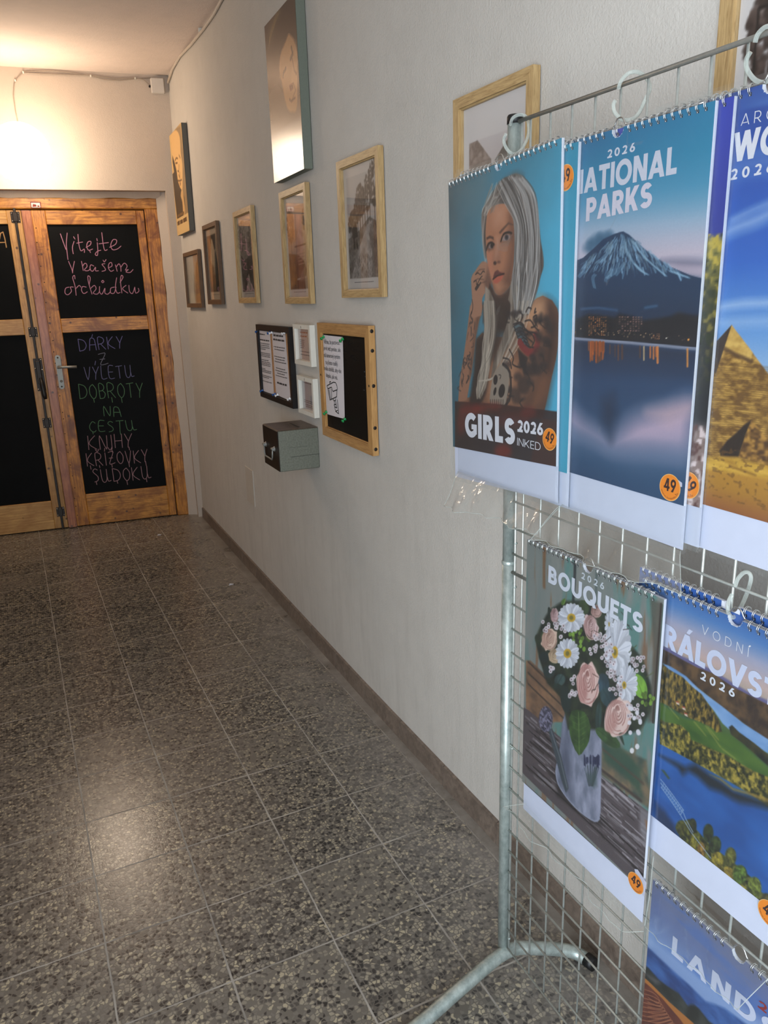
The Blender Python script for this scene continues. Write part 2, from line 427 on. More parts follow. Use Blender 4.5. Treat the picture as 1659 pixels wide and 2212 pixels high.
    def build(s, name, mats, parent=None, recalc=True):
        me = bpy.data.meshes.new(name); me.from_pydata(s.v, [], s.f)
        for m in (mats if isinstance(mats, (list, tuple)) else [mats]): me.materials.append(m)
        me.polygons.foreach_set('material_index', s.mi); me.polygons.foreach_set('use_smooth', s.sm)
        me.update()
        if recalc:
            import bmesh
            bm = bmesh.new(); bm.from_mesh(me); bmesh.ops.recalc_face_normals(bm, faces=bm.faces[:]); bm.to_mesh(me); bm.free()
        o = bpy.data.objects.new(name, me); COL.objects.link(o)
        if parent is not None: o.parent = parent
        return o

# ------------------------------------------------------------------ prints: colour per vertex on a fine flat mesh, lettering as flat shapes
def srgb_lin(a):
    a = np.clip(a, 0, 1)
    return np.where(a <= 0.04045, a / 12.92, ((a + 0.055) / 1.055) ** 2.4)
def dense(P, n=5, closed=True):                # Catmull-Rom
    P = np.asarray(P, float); m = len(P); out = []
    rng_ = range(m) if closed else range(m - 1)
    for i in rng_:
        p0, p1, p2, p3 = (P[(i - 1) % m], P[i], P[(i + 1) % m], P[(i + 2) % m]) if closed else (P[max(i - 1, 0)], P[i], P[i + 1], P[min(i + 2, m - 1)])
        for t in np.arange(n) / n:
            out.append(0.5 * (2 * p1 + (p2 - p0) * t + (2 * p0 - 5 * p1 + 4 * p2 - p3) * t * t + (3 * p1 - p0 - 3 * p2 + p3) * t ** 3))
    if not closed: out.append(P[-1])
    return np.array(out)
class Art:
    """canvas of w x h metres (local x right, z up, origin lower left) sampled every `res` metres"""
    def __init__(s, w, h, res=0.00125, fm=None, seed=1):
        s.w, s.h = w, h; s.nx = max(2, int(round(w / res)) + 1); s.nz = max(2, int(round(h / res)) + 1)
        s.X, s.Z = np.meshgrid(np.linspace(0, w, s.nx), np.linspace(0, h, s.nz))
        s.a = np.zeros((s.nz, s.nx, 3)); s.fm = fm; s.r = np.random.RandomState(seed); s.px = w / (s.nx - 1)
        s.U = s.X / w; s.V = s.Z / h
    def m(s, P): return np.array([s.fm(*p) for p in P])
    def fill(s, c): s.a[:] = np.array(c) / 255.0
    def vgrad(s, stops):                       # [(v, colour)] from bottom 0 to top 1
        vs = [p for p, c in stops]; cs = np.array([c for p, c in stops]) / 255.0
        for k in range(3): s.a[..., k] = np.interp(s.V, vs, cs[:, k])
    def blend(s, mask, c, sl=None):
        t = s.a if sl is None else s.a[sl]
        c = np.asarray(c, float); c = c / 255.0
        t[:] = t * (1 - mask[..., None]) + c * mask[..., None]
    def noise(s, sx, sz, oct=4, seed=0):       # value noise, cell size in metres
        out = np.zeros_like(s.X); amp = 1.0; tot = 0
        r = np.random.RandomState(seed + 7)
        for o in range(oct):
            gx, gz = int(s.w / sx) + 3, int(s.h / sz) + 3
            if gx > 900 or gz > 900: break
            g = r.rand(gz, gx); x = s.X / sx; z = s.Z / sz
            i = x.astype(int); j = z.astype(int); fx = x - i; fz = z - j
            fx = fx * fx * (3 - 2 * fx); fz = fz * fz * (3 - 2 * fz)
            out += amp * ((g[j, i] * (1 - fx) + g[j, i + 1] * fx) * (1 - fz) + (g[j + 1, i] * (1 - fx) + g[j + 1, i + 1] * fx) * fz)
            tot += amp; amp *= 0.55; sx /= 2; sz /= 2
        return out / tot
    def _sl(s, lo, hi, pad):
        i0 = max(0, int((lo[0] - pad) / s.w * (s.nx - 1))); i1 = min(s.nx, int((hi[0] + pad) / s.w * (s.nx - 1)) + 2)
        j0 = max(0, int((lo[1] - pad) / s.h * (s.nz - 1))); j1 = min(s.nz, int((hi[1] + pad) / s.h * (s.nz - 1)) + 2)
        if i0 >= i1 or j0 >= j1: return None
        return (slice(j0, j1), slice(i0, i1))
    def pmask(s, Q, soft):
        pad = soft + s.px * 2; sl = s._sl(Q.min(0), Q.max(0), pad)
        if sl is None: return None, None
        X, Z = s.X[sl], s.Z[sl]; ins = np.zeros(X.shape, bool); d2 = np.full(X.shape, 1e9)
        n = len(Q)
        for i in range(n):
            (x0, z0), (x1, z1) = Q[i], Q[(i + 1) % n]
            ex, ez = x1 - x0, z1 - z0; L = ex * ex + ez * ez + 1e-15
            t = np.clip(((X - x0) * ex + (Z - z0) * ez) / L, 0, 1)
            d2 = np.minimum(d2, (X - x0 - t * ex) ** 2 + (Z - z0 - t * ez) ** 2)
            if z0 != z1:
                ins ^= ((z0 > Z) != (z1 > Z)) & (X < ex * (Z - z0) / (z1 - z0) + x0)
        d = np.sqrt(d2); d = np.where(ins, -d, d); so = max(soft, s.px)
        return np.clip(0.5 - d / so, 0, 1), sl
    def poly(s, P, c, alpha=1.0, soft=0.0, smooth=0, raw=False):
        Q = np.asarray(P, float) if raw else s.m(P)
        if smooth: Q = dense(Q, smooth)
        mk, sl = s.pmask(Q, soft)
        if mk is None: return None, None
        if callable(c): cc = c(s, sl)
        else: cc = c
        s.blend(mk * alpha, cc, sl)
        return mk, sl
    def line(s, P, w, c, alpha=1.0, soft=0.0, smooth=0, raw=False):
        Q = np.asarray(P, float) if raw else s.m(P)
        if smooth: Q = dense(Q, smooth, False)
        sl = s._sl(Q.min(0), Q.max(0), w + soft + s.px * 2)
        if sl is None: return
        X, Z = s.X[sl], s.Z[sl]; d2 = np.full(X.shape, 1e9)
        for (x0, z0), (x1, z1) in zip(Q[:-1], Q[1:]):
            ex, ez = x1 - x0, z1 - z0; L = ex * ex + ez * ez + 1e-15
            t = np.clip(((X - x0) * ex + (Z - z0) * ez) / L, 0, 1)
            d2 = np.minimum(d2, (X - x0 - t * ex) ** 2 + (Z - z0 - t * ez) ** 2)
        so = max(soft, s.px); mk = np.clip(0.5 - (np.sqrt(d2) - w / 2) / so, 0, 1)
        s.blend(mk * alpha, c, sl)
    def ell(s, c0, rx, rz, c, rot=0.0, alpha=1.0, soft=0.0, raw=False):       # radii in metres
        cx, cz = c0 if raw else s.fm(*c0)
        sl = s._sl((cx - max(rx, rz), cz - max(rx, rz)), (cx + max(rx, rz), cz + max(rx, rz)), soft + s.px)
        if sl is None: return
        X, Z = s.X[sl] - cx, s.Z[sl] - cz; ca, sa = math.cos(rot), math.sin(rot)
        u = (X * ca + Z * sa) / rx; v = (-X * sa + Z * ca) / rz
        d = (np.sqrt(u * u + v * v) - 1) * min(rx, rz); so = max(soft, s.px)
        s.blend(np.clip(0.5 - d / so, 0, 1) * alpha, c, sl)
def tex(c1, c2, sx, sz, seed=0, thr=None, oct=4):
    def f(s, sl):
        n = s.noise(sx, sz, oct, seed)[sl]
        n = np.clip((n - 0.5) * 2.2 + 0.5, 0, 1) if thr is None else np.clip((n - thr) * 8 + 0.5, 0, 1)
        return np.asarray(c1, float) * (1 - n[..., None]) + np.asarray(c2, float) * n[..., None]
    return f
def vg(P_top, P_bot):
    def f(s, sl):
        V = s.V[sl]; t = (V - V.min()) / max(1e-6, V.max() - V.min())
        return np.asarray(P_bot, float) * (1 - t[..., None]) + np.asarray(P_top, float) * t[..., None]
    return f

class Ink:
    def __init__(s): s.v = []; s.f = []; s.c = []; s.n = 0
    def art(s, A, y=0.0, origin=(0, 0), shear=None, cut=None):
        nx, nz = A.nx, A.nz; X = A.X + origin[0]; Z = A.Z + origin[1]
        if shear is not None:                 # (dz per x, dx per z) skew of a sheet hanging askew
            X = X + A.Z * shear[1]; Z = Z + A.X * shear[0]
        V = np.stack([X, np.full_like(X, y), Z], -1).reshape(-1, 3)
        idx = np.arange(nx * nz).reshape(nz, nx)
        F = np.stack([idx[:-1, :-1], idx[:-1, 1:], idx[1:, 1:], idx[1:, :-1]], -1).reshape(-1, 4)
        if cut:
            cx, cz, r = cut
            Xc = (A.X[:-1, :-1] + A.px / 2).ravel(); Zc = (A.Z[:-1, :-1] + A.px / 2).ravel()
            F = F[((Xc - cx) ** 2 + (Zc - cz) ** 2) > r * r]
        s.v.append(V); s.f += (F + s.n).tolist(); s.c.append(srgb_lin(A.a).reshape(-1, 3)); s.n += len(V)
    def polys(s, polys, c, y=0.0):
        cl = np.array(lin(c))
        for kk, P in enumerate(polys):
            P = np.asarray(P, float); a = 0.0
            for i in range(len(P)):
                j = (i + 1) % len(P); a += P[i][0] * P[j][1] - P[j][0] * P[i][1]
            if a < 0: P = P[::-1]
            s.v.append(np.stack([P[:, 0], np.full(len(P), y - 6e-6 * (kk % 24)), P[:, 1]], -1)); s.f.append(list(range(s.n, s.n + len(P))))
            s.c.append(np.tile(cl, (len(P), 1))); s.n += len(P)
    def rect(s, x0, z0, x1, z1, c, y=0.0): s.polys([[(x0, z0), (x1, z0), (x1, z1), (x0, z1)]], c, y)
    def build(s, name, mat, parent=None):
        me = bpy.data.meshes.new(name); V = np.concatenate(s.v)
        me.from_pydata(V.tolist(), [], s.f)
        at = me.color_attributes.new('Col', 'FLOAT_COLOR', 'POINT')
        C = np.concatenate(s.c); C = np.concatenate([C, np.ones((len(C), 1))], 1).astype(np.float32)
        at.data.foreach_set('color', C.ravel()); me.materials.append(mat); me.update()
        o = bpy.data.objects.new(name, me); COL.objects.link(o)
        if parent is not None: o.parent = parent
        return o

def ribbon(P, w, capn=4):
    """a brush stroke of width w along P as quads with round ends"""
    P = [np.asarray(p, float) for p in P]; out = []; h = w / 2
    for a, b in zip(P[:-1], P[1:]):
        t = b - a; L = np.hypot(*t)
        if L < 1e-7: continue
        n = np.array([-t[1], t[0]]) / L * h
        out.append([a - n, b - n, b + n, a + n])
    for p in P:
        out.append([(p[0] + h * math.cos(k * PI / capn), p[1] + h * math.sin(k * PI / capn)) for k in range(2 * capn)])
    return out

# geometric capitals built from bars, slanted bars and arcs; cap height 1, stroke w
def glyph(ch, w):
    R = lambda x0, y0, x1, y1: [(x0, y0), (x1, y0), (x1, y1), (x0, y1)]
    def D(x0, y0, x1, y1):
        h = w / 2 * math.sqrt(1 + ((x1 - x0) / (y1 - y0)) ** 2)
        return [(x0 - h, y0), (x0 + h, y0), (x1 + h, y1), (x1 - h, y1)]
    def A(cx, cy, rx, ry, a0, a1, n=18):
        out = []
        for i in range(n):
            q = []
            for a, ins in ((a0 + (a1 - a0) * i / n, 0), (a0 + (a1 - a0) * (i + 1) / n, 0), (a0 + (a1 - a0) * (i + 1) / n, 1), (a0 + (a1 - a0) * i / n, 1)):
                r = math.radians(a); q.append((cx + (rx - ins * w) * math.cos(r), cy + (ry - ins * w) * math.sin(r)))
            out.append(q)
        return out
    hw = lambda dx: w / 2 * math.sqrt(1 + dx * dx)
    acc = None
    if ch in 'ÁÍ': acc = True; ch = {'Á': 'A', 'Í': 'I'}[ch]
    p = []; wd = 0.6
    if ch == 'I': wd = w; p = [R(0, 0, w, 1)]
    elif ch == 'L': wd = 0.52; p = [R(0, 0, w, 1), R(0, 0, wd, w)]
    elif ch == 'T': wd = 0.66; p = [R(0, 1 - w, wd, 1), R(wd / 2 - w / 2, 0, wd / 2 + w / 2, 1 - w)]
    elif ch == 'E': wd = 0.56; p = [R(0, 0, w, 1), R(w, 0, wd, w), R(w, 1 - w, wd, 1), R(w, 0.5 - w / 2, wd - 0.05, 0.5 + w / 2)]
    elif ch == 'N': wd = 0.76; h = hw(wd - w); p = [R(0, 0, w, 1), R(wd - w, 0, wd, 1), [(wd - w * 1.15, 0), (wd, 0), (w * 1.15, 1), (0, 1)]]
    elif ch == 'A':
        wd = 0.86; h = hw(0.3); p = [D(h, 0, wd / 2, 1), D(wd - h, 0, wd / 2, 1), R(0.2, 0.18, wd - 0.2, 0.18 + w * 0.85)]
    elif ch == 'V': wd = 0.86; h = hw(0.3); p = [D(wd / 2, 0, h, 1), D(wd / 2, 0, wd - h, 1)]
    elif ch == 'W':
        wd = 1.24; h = hw(0.22); a = wd * 0.29
        p = [D(a, 0, h, 1), D(a, 0, wd / 2, 1), D(wd - a, 0, wd / 2, 1), D(wd - a, 0, wd - h, 1)]
    elif ch == 'K':
        wd = 0.76; h = hw(0.8); p = [R(0, 0, w, 1), D(w * 0.7, 0.28, wd - h, 1), D(wd - h, 0, w * 1.25, 0.62)]
    elif ch in 'OQ':
        wd = 0.94; p = A(0.47, 0.5, 0.47, 0.51, 0, 360, 32)
        if ch == 'Q': p.append([(0.50, 0.30), (0.50 + w * 0.9, 0.40), (0.97, 0.0), (0.97 - w, -0.06)])
    elif ch == 'C': wd = 0.84; p = A(0.47, 0.5, 0.47, 0.51, 42, 318, 26)
    elif ch == 'G':
        wd = 0.86; p = A(0.47, 0.5, 0.47, 0.51, 45, 318, 26) + [R(0.48, 0.5 - w * 0.62, wd, 0.5 + w * 0.2), R(wd - w * 0.95, 0.15, wd, 0.5)]
    elif ch == 'D': wd = 0.80; p = [R(0, 0, w, 1), R(w, 1 - w, 0.32, 1), R(w, 0, 0.32, w)] + A(0.32, 0.5, 0.48, 0.5, -90, 90, 20)
    elif ch == 'P': wd = 0.66; r = 0.33; p = [R(0, 0, w, 1), R(w, 1 - w, 0.34, 1), R(w, 1 - 2 * r, 0.34, 1 - 2 * r + w)] + A(0.34, 1 - r, 0.32, r, -90, 90, 16)
    elif ch == 'R':
        wd = 0.72; r = 0.32; p = [R(0, 0, w, 1), R(w, 1 - w, 0.34, 1), R(w, 1 - 2 * r, 0.34, 1 - 2 * r + w)] + A(0.34, 1 - r, 0.32, r, -90, 90, 16)
        p.append(D(wd - hw(0.7), 0, 0.30, 0.42))
    elif ch == 'B':
        wd = 0.70; m = (1 + w) / 2; ra = (1 - m + w) / 2 + 0.0; rb = m / 2
        p = [R(0, 0, w, 1), R(w, 1 - w, 0.36, 1), R(w, 1 - 2 * ra, 0.38, 1 - 2 * ra + w), R(w, 0, 0.38, w)]
        p += A(0.36, 1 - ra, 0.29, ra, -90, 90, 14) + A(0.38, rb, 0.32, rb, -90, 90, 14)
    elif ch == 'S':
        wd = 0.66; r = (1 + w) / 4
        p = A(0.33, 1 - r, 0.31, r, 28, 272, 20) + A(0.33, r, 0.33, r, -152, 92, 20)
    elif ch == 'U': wd = 0.76; p = [R(0, 0.38, w, 1), R(wd - w, 0.38, wd, 1)] + A(wd / 2, 0.38, wd / 2, 0.39, 180, 360, 18)
    elif ch == 'H': wd = 0.74; p = [R(0, 0, w, 1), R(wd - w, 0, wd, 1), R(w, 0.5 - w / 2, wd - w, 0.5 + w / 2)]
    elif ch == '2':
        wd = 0.62; p = A(0.31, 0.70, 0.30, 0.31, -35, 165, 16) + [[(0, 0), (w * 1.45, 0), (0.59, 0.50), (0.59 - w * 0.85, 0.58)], R(0, 0, wd, w)]
    elif ch == '0': wd = 0.68; p = A(0.34, 0.5, 0.34, 0.51, 0, 360, 28)
    elif ch == '6': wd = 0.66; p = A(0.33, 0.33, 0.33, 0.34, 0, 360, 24) + [[(0.02, 0.42), (0.30, 0.62), (0.30 + w * 1.2 + 0.04, 1), (0.30 + 0.0, 1)]]
    elif ch == '9': wd = 0.66; p = A(0.33, 0.67, 0.33, 0.34, 0, 360, 24) + [[(0.64, 0.58), (0.36, 0.38), (0.36 - w * 1.2 - 0.04, 0), (0.36, 0)]]
    elif ch == '4': wd = 0.72; p = [R(0, 0.2, wd, 0.2 + w * 0.9), [(0, 0.2), (w * 1.1, 0.2 + w * 0.5), (0.56, 1), (0.56 - w * 1.1, 1)], R(0.60 - w, 0, 0.60, 1)]
    elif ch == ' ': wd = 0.3
    if acc: p.append([(wd / 2 - 0.06, 1.06), (wd / 2 + 0.10, 1.06), (wd / 2 + 0.26, 1.28), (wd / 2 + 0.06, 1.28)])
    return wd, p
def title(txt, w, gap, BL, BR, TL, part=None):
    """glyph polygons of txt fitted to a baseline BL-BR with caps up to TL; `part` = (start, n) of letters that the box spans"""
    x = 0.0; out = []; ext = []
    for ch in txt:
        wd, p = glyph(ch, w); ext.append((x, x + wd))
        for q in p: out.append([(a + x, b) for a, b in q])
        x += wd + gap
    i0, n = part if part else (0, len(txt))
    xa, xb = ext[i0][0], ext[i0 + n - 1][1]
    BL, BR, TL = map(np.asarray, (BL, BR, TL)); ex = (BR - BL) / (xb - xa); ez = TL - BL; ez = np.array([ez[0] * 0.0, ez[1]])
    return [[tuple(BL + ex * (a - xa) + ez * b) for a, b in q] for q in out]

# handwriting and small print
HAND = {'D': [[(0, 1), (0, 0)], [(0, 1), (.55, .85), (.75, .45), (.5, .1), (0, 0)]], 'A': [[(0, 0), (.12, .9), (.4, 1), (.6, .8), (.7, 0)], [(.08, .45), (.68, .45)]],
        'R': [[(0, 0), (0, 1), (.5, .95), (.6, .7), (.4, .5), (0, .45)], [(.25, .45), (.7, 0)]], 'K': [[(0, 1), (0, 0)], [(.6, 1), (.05, .45), (.7, 0)]],
        'Y': [[(0, 1), (.3, .45)], [(.65, 1), (.3, .45), (.22, 0)]], 'Z': [[(.05, .95), (.3, 1), (.6, .95), (.1, .1), (.35, .02), (.7, .1)], [(.1, .5), (.5, .5)]],
        'V': [[(0, 1), (.3, 0), (.62, 1)]], 'L': [[(.05, 1), (0, 0), (.55, 0)]], 'E': [[(.55, 1), (.05, .97), (0, .03), (.55, 0)], [(.03, .5), (.45, .5)]],
        'T': [[(0, .95), (.7, 1)], [(.35, .97), (.32, 0)]], 'U': [[(0, 1), (.05, .2), (.3, 0), (.55, .25), (.6, 1)], [(.6, .4), (.68, .08), (.95, .12)]],
        'O': [[(.4, 1), (.08, .8), (.02, .35), (.3, .02), (.6, .2), (.68, .65), (.4, 1)]], 'B': [[(0, 0), (0, 1), (.4, .95), (.48, .72), (.3, .55), (0, .52)], [(.3, .55), (.55, .35), (.4, .05), (0, 0)]],
        'N': [[(0, 0), (.05, 1), (.55, 0), (.65, 1)]], 'C': [[(.6, .85), (.35, 1), (.05, .6), (.1, .2), (.4, 0), (.6, .15)]],
        'S': [[(.55, .9), (.3, 1), (.08, .78), (.5, .4), (.45, .1), (.1, 0)]], 'H': [[(0, 1), (0, 0)], [(.62, 1), (.62, 0)], [(0, .5), (.62, .52)]], 'I': [[(.1, 1), (.1, 0)]]}
CAR = {'Á': ('A', [[(.45, 1.3), (.35, 1.08)]]), 'Ý': ('Y', [[(.4, 1.45), (.3, 1.15)]]), 'Ř': ('R', [[(.1, 1.3), (.3, 1.12), (.5, 1.32)]]),
       'Í': ('I', [[(.15, 1.35), (.08, 1.12)]]), 'Ž': ('Z', [[(.1, 1.35), (.3, 1.12), (.55, 1.38)]])}
def handword(txt, BL, BR, h, rs, drip=0.0):
    x = 0; st = []
    for ch in txt:
        extra = []
        if ch in CAR: ch, extra = CAR[ch]
        S = HAND[ch] + extra; wd = max(p[0] for q in HAND[ch] for p in q)
        sh = rs.uniform(-0.05, 0.05); dy = rs.uniform(-0.05, 0.05)
        for q in S: st.append([(x + a + sh * b, b + dy) for a, b in q])
        if rs.rand() < drip: st.append([(x + wd * 0.45, 0.02 + dy), (x + wd * 0.45 + 0.02, -rs.uniform(0.15, 0.35))])
        x += wd + 0.28
    x -= 0.28
    BL, BR = np.asarray(BL), np.asarray(BR); ex = (BR - BL) / x
    return [dense([BL + ex * a + np.array([0, h]) * b for a, b in q], 3, False) if len(q) > 2 else [BL + ex * a + np.array([0, h]) * b for a, b in q] for q in st]
def fontpolys(txt):
    cu = bpy.data.curves.new('t', 'FONT'); cu.body = txt; cu.size = 1.0; cu.resolution_u = 3; cu.fill_mode = 'FRONT'
    ob = bpy.data.objects.new('t', cu); COL.objects.link(ob)
    dg = bpy.context.evaluated_depsgraph_get(); me = ob.evaluated_get(dg).to_mesh()
    P = [[(me.vertices[i].co.x, me.vertices[i].co.y) for i in p.vertices] for p in me.polygons]
    ob.evaluated_get(dg).to_mesh_clear(); bpy.data.objects.remove(ob); bpy.data.curves.remove(cu)
    xs = [q[0] for p in P for q in p]; a, b = min(xs), max(xs)
    return [[((x - a) / (b - a), y) for x, y in p] for p in P]
def fontline(txt, BL, BR, em):
    BL, BR = np.asarray(BL, float), np.asarray(BR, float); d = BR - BL
    return [[tuple(BL + d * x + np.array([0, em]) * y) for x, y in p] for p in fontpolys(txt)]
def greeked(x0, x1, z, h, rs, centre=False, full=True):
    """a line of print too small to read, as dark word blocks"""
    out = []; x = x0
    end = x1 if full else x0 + (x1 - x0) * rs.uniform(0.45, 0.9)
    if centre: d = (x1 - end) / 2; x += d; end += d
    while x < end - h:
        w = min(rs.uniform(2.0, 6.0) * h, end - x); out.append([(x, z), (x + w, z), (x + w, z + h * rs.uniform(.75, 1)), (x, z + h * 0.8)]); x += w + 0.6 * h
    return out

# ================================================================== the room
def struct(name, mb, mats, label, cat='wall', parent=None, recalc=True):
    o = mb.build(name, mats, parent, recalc)
    if parent is None: tag(o, label, cat, None, 'structure')
    return o
Y0, Y1, XL = -4.6, 3.3, -1.15
m = MB(); m.box((XL, Y0, -0.1), (1.25, Y1, 0)); struct('floor', m, M['floor'], 'speckled grey terrazzo tile floor of the passage', 'floor')
# right wall as a warped slab
m = MB(); ys = [Y0] + list(np.linspace(-0.2, Y1, 15)); zs = list(np.linspace(0, 2.95, 8)); vs = []; fs = []
for y in ys:
    for z in zs: vs.append((xw(y, z), y, z))
n = len(zs)
for i in range(len(ys) - 1):
    for j in range(n - 1): fs.append((i * n + j, (i + 1) * n + j, (i + 1) * n + j + 1, i * n + j + 1))
m.add(vs, fs, 0, True)
b0 = len(vs)
m.add([(1.35, y, z) for y in (Y0, Y1) for z in (0, 2.95)], [(0, 1, 3, 2)])
m.add([(xw(Y0, 0), Y0, 0), (xw(Y0, 0), Y0, 2.95), (1.35, Y0, 2.95), (1.35, Y0, 0), (xw(Y1, 0), Y1, 0), (xw(Y1, 2.95), Y1, 2.95), (1.35, Y1, 2.95), (1.35, Y1, 0)],
      [(0, 1, 2, 3), (4, 7, 6, 5), (1, 5, 6, 2)])
struct('wall_right', m, M['wall'], 'long off-white plaster wall hung with pictures', recalc=True)
# ceiling with a little fall
def zc(y): return 2.742 + 0.0302 * y
m = MB(); m.add([(XL, Y0, zc(Y0)), (1.3, Y0, zc(Y0)), (1.3, Y1, zc(Y1)), (XL, Y1, zc(Y1)), (XL, Y0, 3.1), (1.3, Y0, 3.1), (1.3, Y1, 3.1), (XL, Y1, 3.1)],
                [(0, 1, 2, 3), (4, 7, 6, 5), (0, 4, 5, 1), (1, 5, 6, 2), (2, 6, 7, 3), (3, 7, 4, 0)])
struct('ceiling', m, M['ceiling'], 'plain painted plaster ceiling', 'ceiling')
# left wall (off the photograph) with a tall glazed opening towards the street end
m = MB(); x0, x1 = XL - 0.2, XL + 0.05
m.box((x0, -2.55, 0), (x1, Y1, 3.0)); m.box((x0, Y0, 0), (x1, -3.95, 3.0)); m.box((x0, -3.95, 2.4), (x1, -2.55, 3.0))
struct('wall_left', m, plaster('left_wall_plaster', (226, 218, 208), (218, 210, 200)), 'left plaster wall with a tall opening')
m = MB(); m.box((XL, Y0 - 0.2, 0), (-0.78, Y0, 3.0)); m.box((0.78, Y0 - 0.2, 0), (1.2, Y0, 3.0)); m.box((-0.78, Y0 - 0.2, 2.4), (0.78, Y0, 3.0))
struct('wall_front', m, M['wall'], 'street end wall around the entrance doorway')
# end wall with the door recess
DR = 0.10                                       # depth of the recess
OL, ORr, OT = -1.80, -0.033, 2.17
m = MB()
def edgewave(n, seed, amp):
    r = random.Random(seed); return [r.uniform(-amp, amp) for _ in range(n)]
m.box((OR_ := ORr, 0, 0), (0.2, 0.3, 3.0)); m.box((-2.3, 0, 0), (OL, 0.3, 3.0)); m.box((OL, 0, OT), (ORr, 0.3, 3.0))
m.box((OL, DR + 0.07, 0), (ORr, 0.3, OT))
# plaster fillet between recess and door frame, a little ragged
zz = np.linspace(0, OT, 15); w_ = edgewave(15, 3, 0.006)
for i in range(14):
    m.add([(ORr, DR - 0.03, zz[i]), (ORr, DR - 0.03, zz[i + 1]), (ORr - 0.058 + w_[i + 1], DR - 0.003, zz[i + 1]), (ORr - 0.058 + w_[i], DR - 0.003, zz[i])], [(0, 1, 2, 3)])
xx = np.linspace(OL, ORr - 0.03, 24); w_ = edgewave(24, 5, 0.004)
for i in range(23):
    m.add([(xx[i], DR - 0.035, OT), (xx[i + 1], DR - 0.035, OT), (xx[i + 1], DR - 0.003, OT - 0.036 + w_[i + 1]), (xx[i], DR - 0.003, OT - 0.036 + w_[i])], [(0, 1, 2, 3)])
o = struct('wall_end', m, M['wall_end'], 'end wall above and beside the wooden double door'); o.matrix_world = END_M
# skirting tiles
m = MB(); y = -4.5; k = 0
while y < 2.86:
    ya, yb = y + 0.0015, min(y + 0.298, 2.90)
    m.add([(xw(ya, 0) - 0.011, ya, 0), (xw(yb, 0) - 0.011, yb, 0), (xw(yb, .07) - 0.009, yb, 0.070), (xw(ya, .07) - 0.009, ya, 0.070), (xw(ya, 0) + .01, ya, 0), (xw(yb, 0) + .01, yb, 0), (xw(yb, .07) + .01, yb, 0.074), (xw(ya, .07) + .01, ya, 0.074)],
          [(0, 1, 2, 3), (3, 2, 6, 7), (0, 3, 7, 4), (1, 5, 6, 2)]); y += 0.30
struct('baseboard_right', m, M['skirting'], 'brown tile skirting along the right wall', 'baseboard')

# ------------------------------------------------------------------ the double door in the end wall
DF = DR + 0.0                                    # front face of the frame
fr = thing('trim_1', endframe(-0.085, DF, 0), 'golden pine frame around the chalkboard double door', 'door frame', None, 'structure')
S = -0.085                                       # the frame's local x origin in end-wall coordinates
m = MB(); m.box((-0.085, 0, 0), (0, 0.06, 2.075), 0, 0.006); m.build('jamb', M['door_v'], fr)
m = MB(); m.box((-1.70, -0.004, 2.069), (0, 0.06, 2.137), 0, 0.007); m.build('header', M['door_h'], fr)
m = MB(); m.box((-1.70, 0, 0), (-1.62, 0.06, 2.069), 0, 0.006); m.build('jamb', M['door_v'], fr)
lb = MB(); lb.box((-0.758, -0.008, 1.992), (-0.700, 0, 2.028)); 
lab = MB(); lab.box((-0.760, -0.009, 2.074), (-0.700, -0.003, 2.110), 0, 0.002); lo = lab.build('sticker', M['red'], fr); lo['label'] = 'small red edged sticker'
ik = Ink(); ik.rect(-0.755, 2.077, -0.705, 2.104, (214, 204, 196), -0.0096)
rs = np.random.RandomState(4)
ik.polys([[(-0.750, 2.080), (-0.725, 2.082), (-0.728, 2.094), (-0.745, 2.097)], [(-0.722, 2.080), (-0.708, 2.080), (-0.710, 2.088), (-0.720, 2.090)]], (130, 60, 54), -0.0099)
ik.build('sticker_print', M['paper_ink'], lo)

def board(parent, x0, x1, z0, z1, y):
    m = MB(); m.box((x0, y, z0), (x1, y + 0.01, z1)); return m.build('chalkboard_panel', M['chalkboard'], parent)
def pxd(px, py, d, P=END_M): return loc(P, px, py, d)
DL = DF + 0.012                                  # front face of the leaves
# right leaf, origin at its hinge side
HX = -0.175
d1 = thing('door_1', endframe(HX, DL, 0.006), 'right door leaf with pink, violet and green chalk writing', 'door', None, 'structure')
X = lambda s_: s_ - HX
def stile(x0, x1, z0, z1, mat, parent, name='stile', y0=0.0, bev=0.003):
    m = MB(); m.box((X_(x0), y0, z0), (X_(x1), 0.045, z1), 0, bev); return m.build(name, M[mat], parent)
X_ = X
stile(-0.850, -0.768, 0, 2.058, 'door_v', d1); stile(-0.224, -0.175, 0, 2.058, 'door_v', d1)
stile(-0.768, -0.224, 1.972, 2.058, 'door_h', d1, 'rail'); stile(-0.768, -0.224, 1.308, 1.398, 'door_h', d1, 'rail'); stile(-0.768, -0.224, 0.0, 0.218, 'door_h', d1, 'rail')
pu = board(d1, X(-0.775), X(-0.217), 1.39, 1.98, 0.016); pl = board(d1, X(-0.775), X(-0.217), 0.21, 1.315, 0.016)
m = MB(); m.prism([(X(-0.905), 0), (X(-0.850), 0), (X(-0.850), 2.055), (X(-0.905), 2.055)], 0.0, 0.02)
m.prism([(X(-0.900), 0.0), (X(-0.855), 0.0), (X(-0.855), 2.055), (X(-0.900), 2.055)], -0.012, 0.0)
m.build('astragal', M['astragal'], d1)
# nail heads along the stile
m = MB(); rr = random.Random(8)
for z in np.arange(0.06, 2.0, 0.075):
    m.lathe([(0, -0.0015), (0.0035, -0.001), (0.0035, 0.001)], (X(-0.836 + rr.uniform(-.006, .006)), 0, z + rr.uniform(-.02, .02)), 'Y', 6)
no = m.build('nails', M['iron'], d1); no['kind'] = 'stuff'
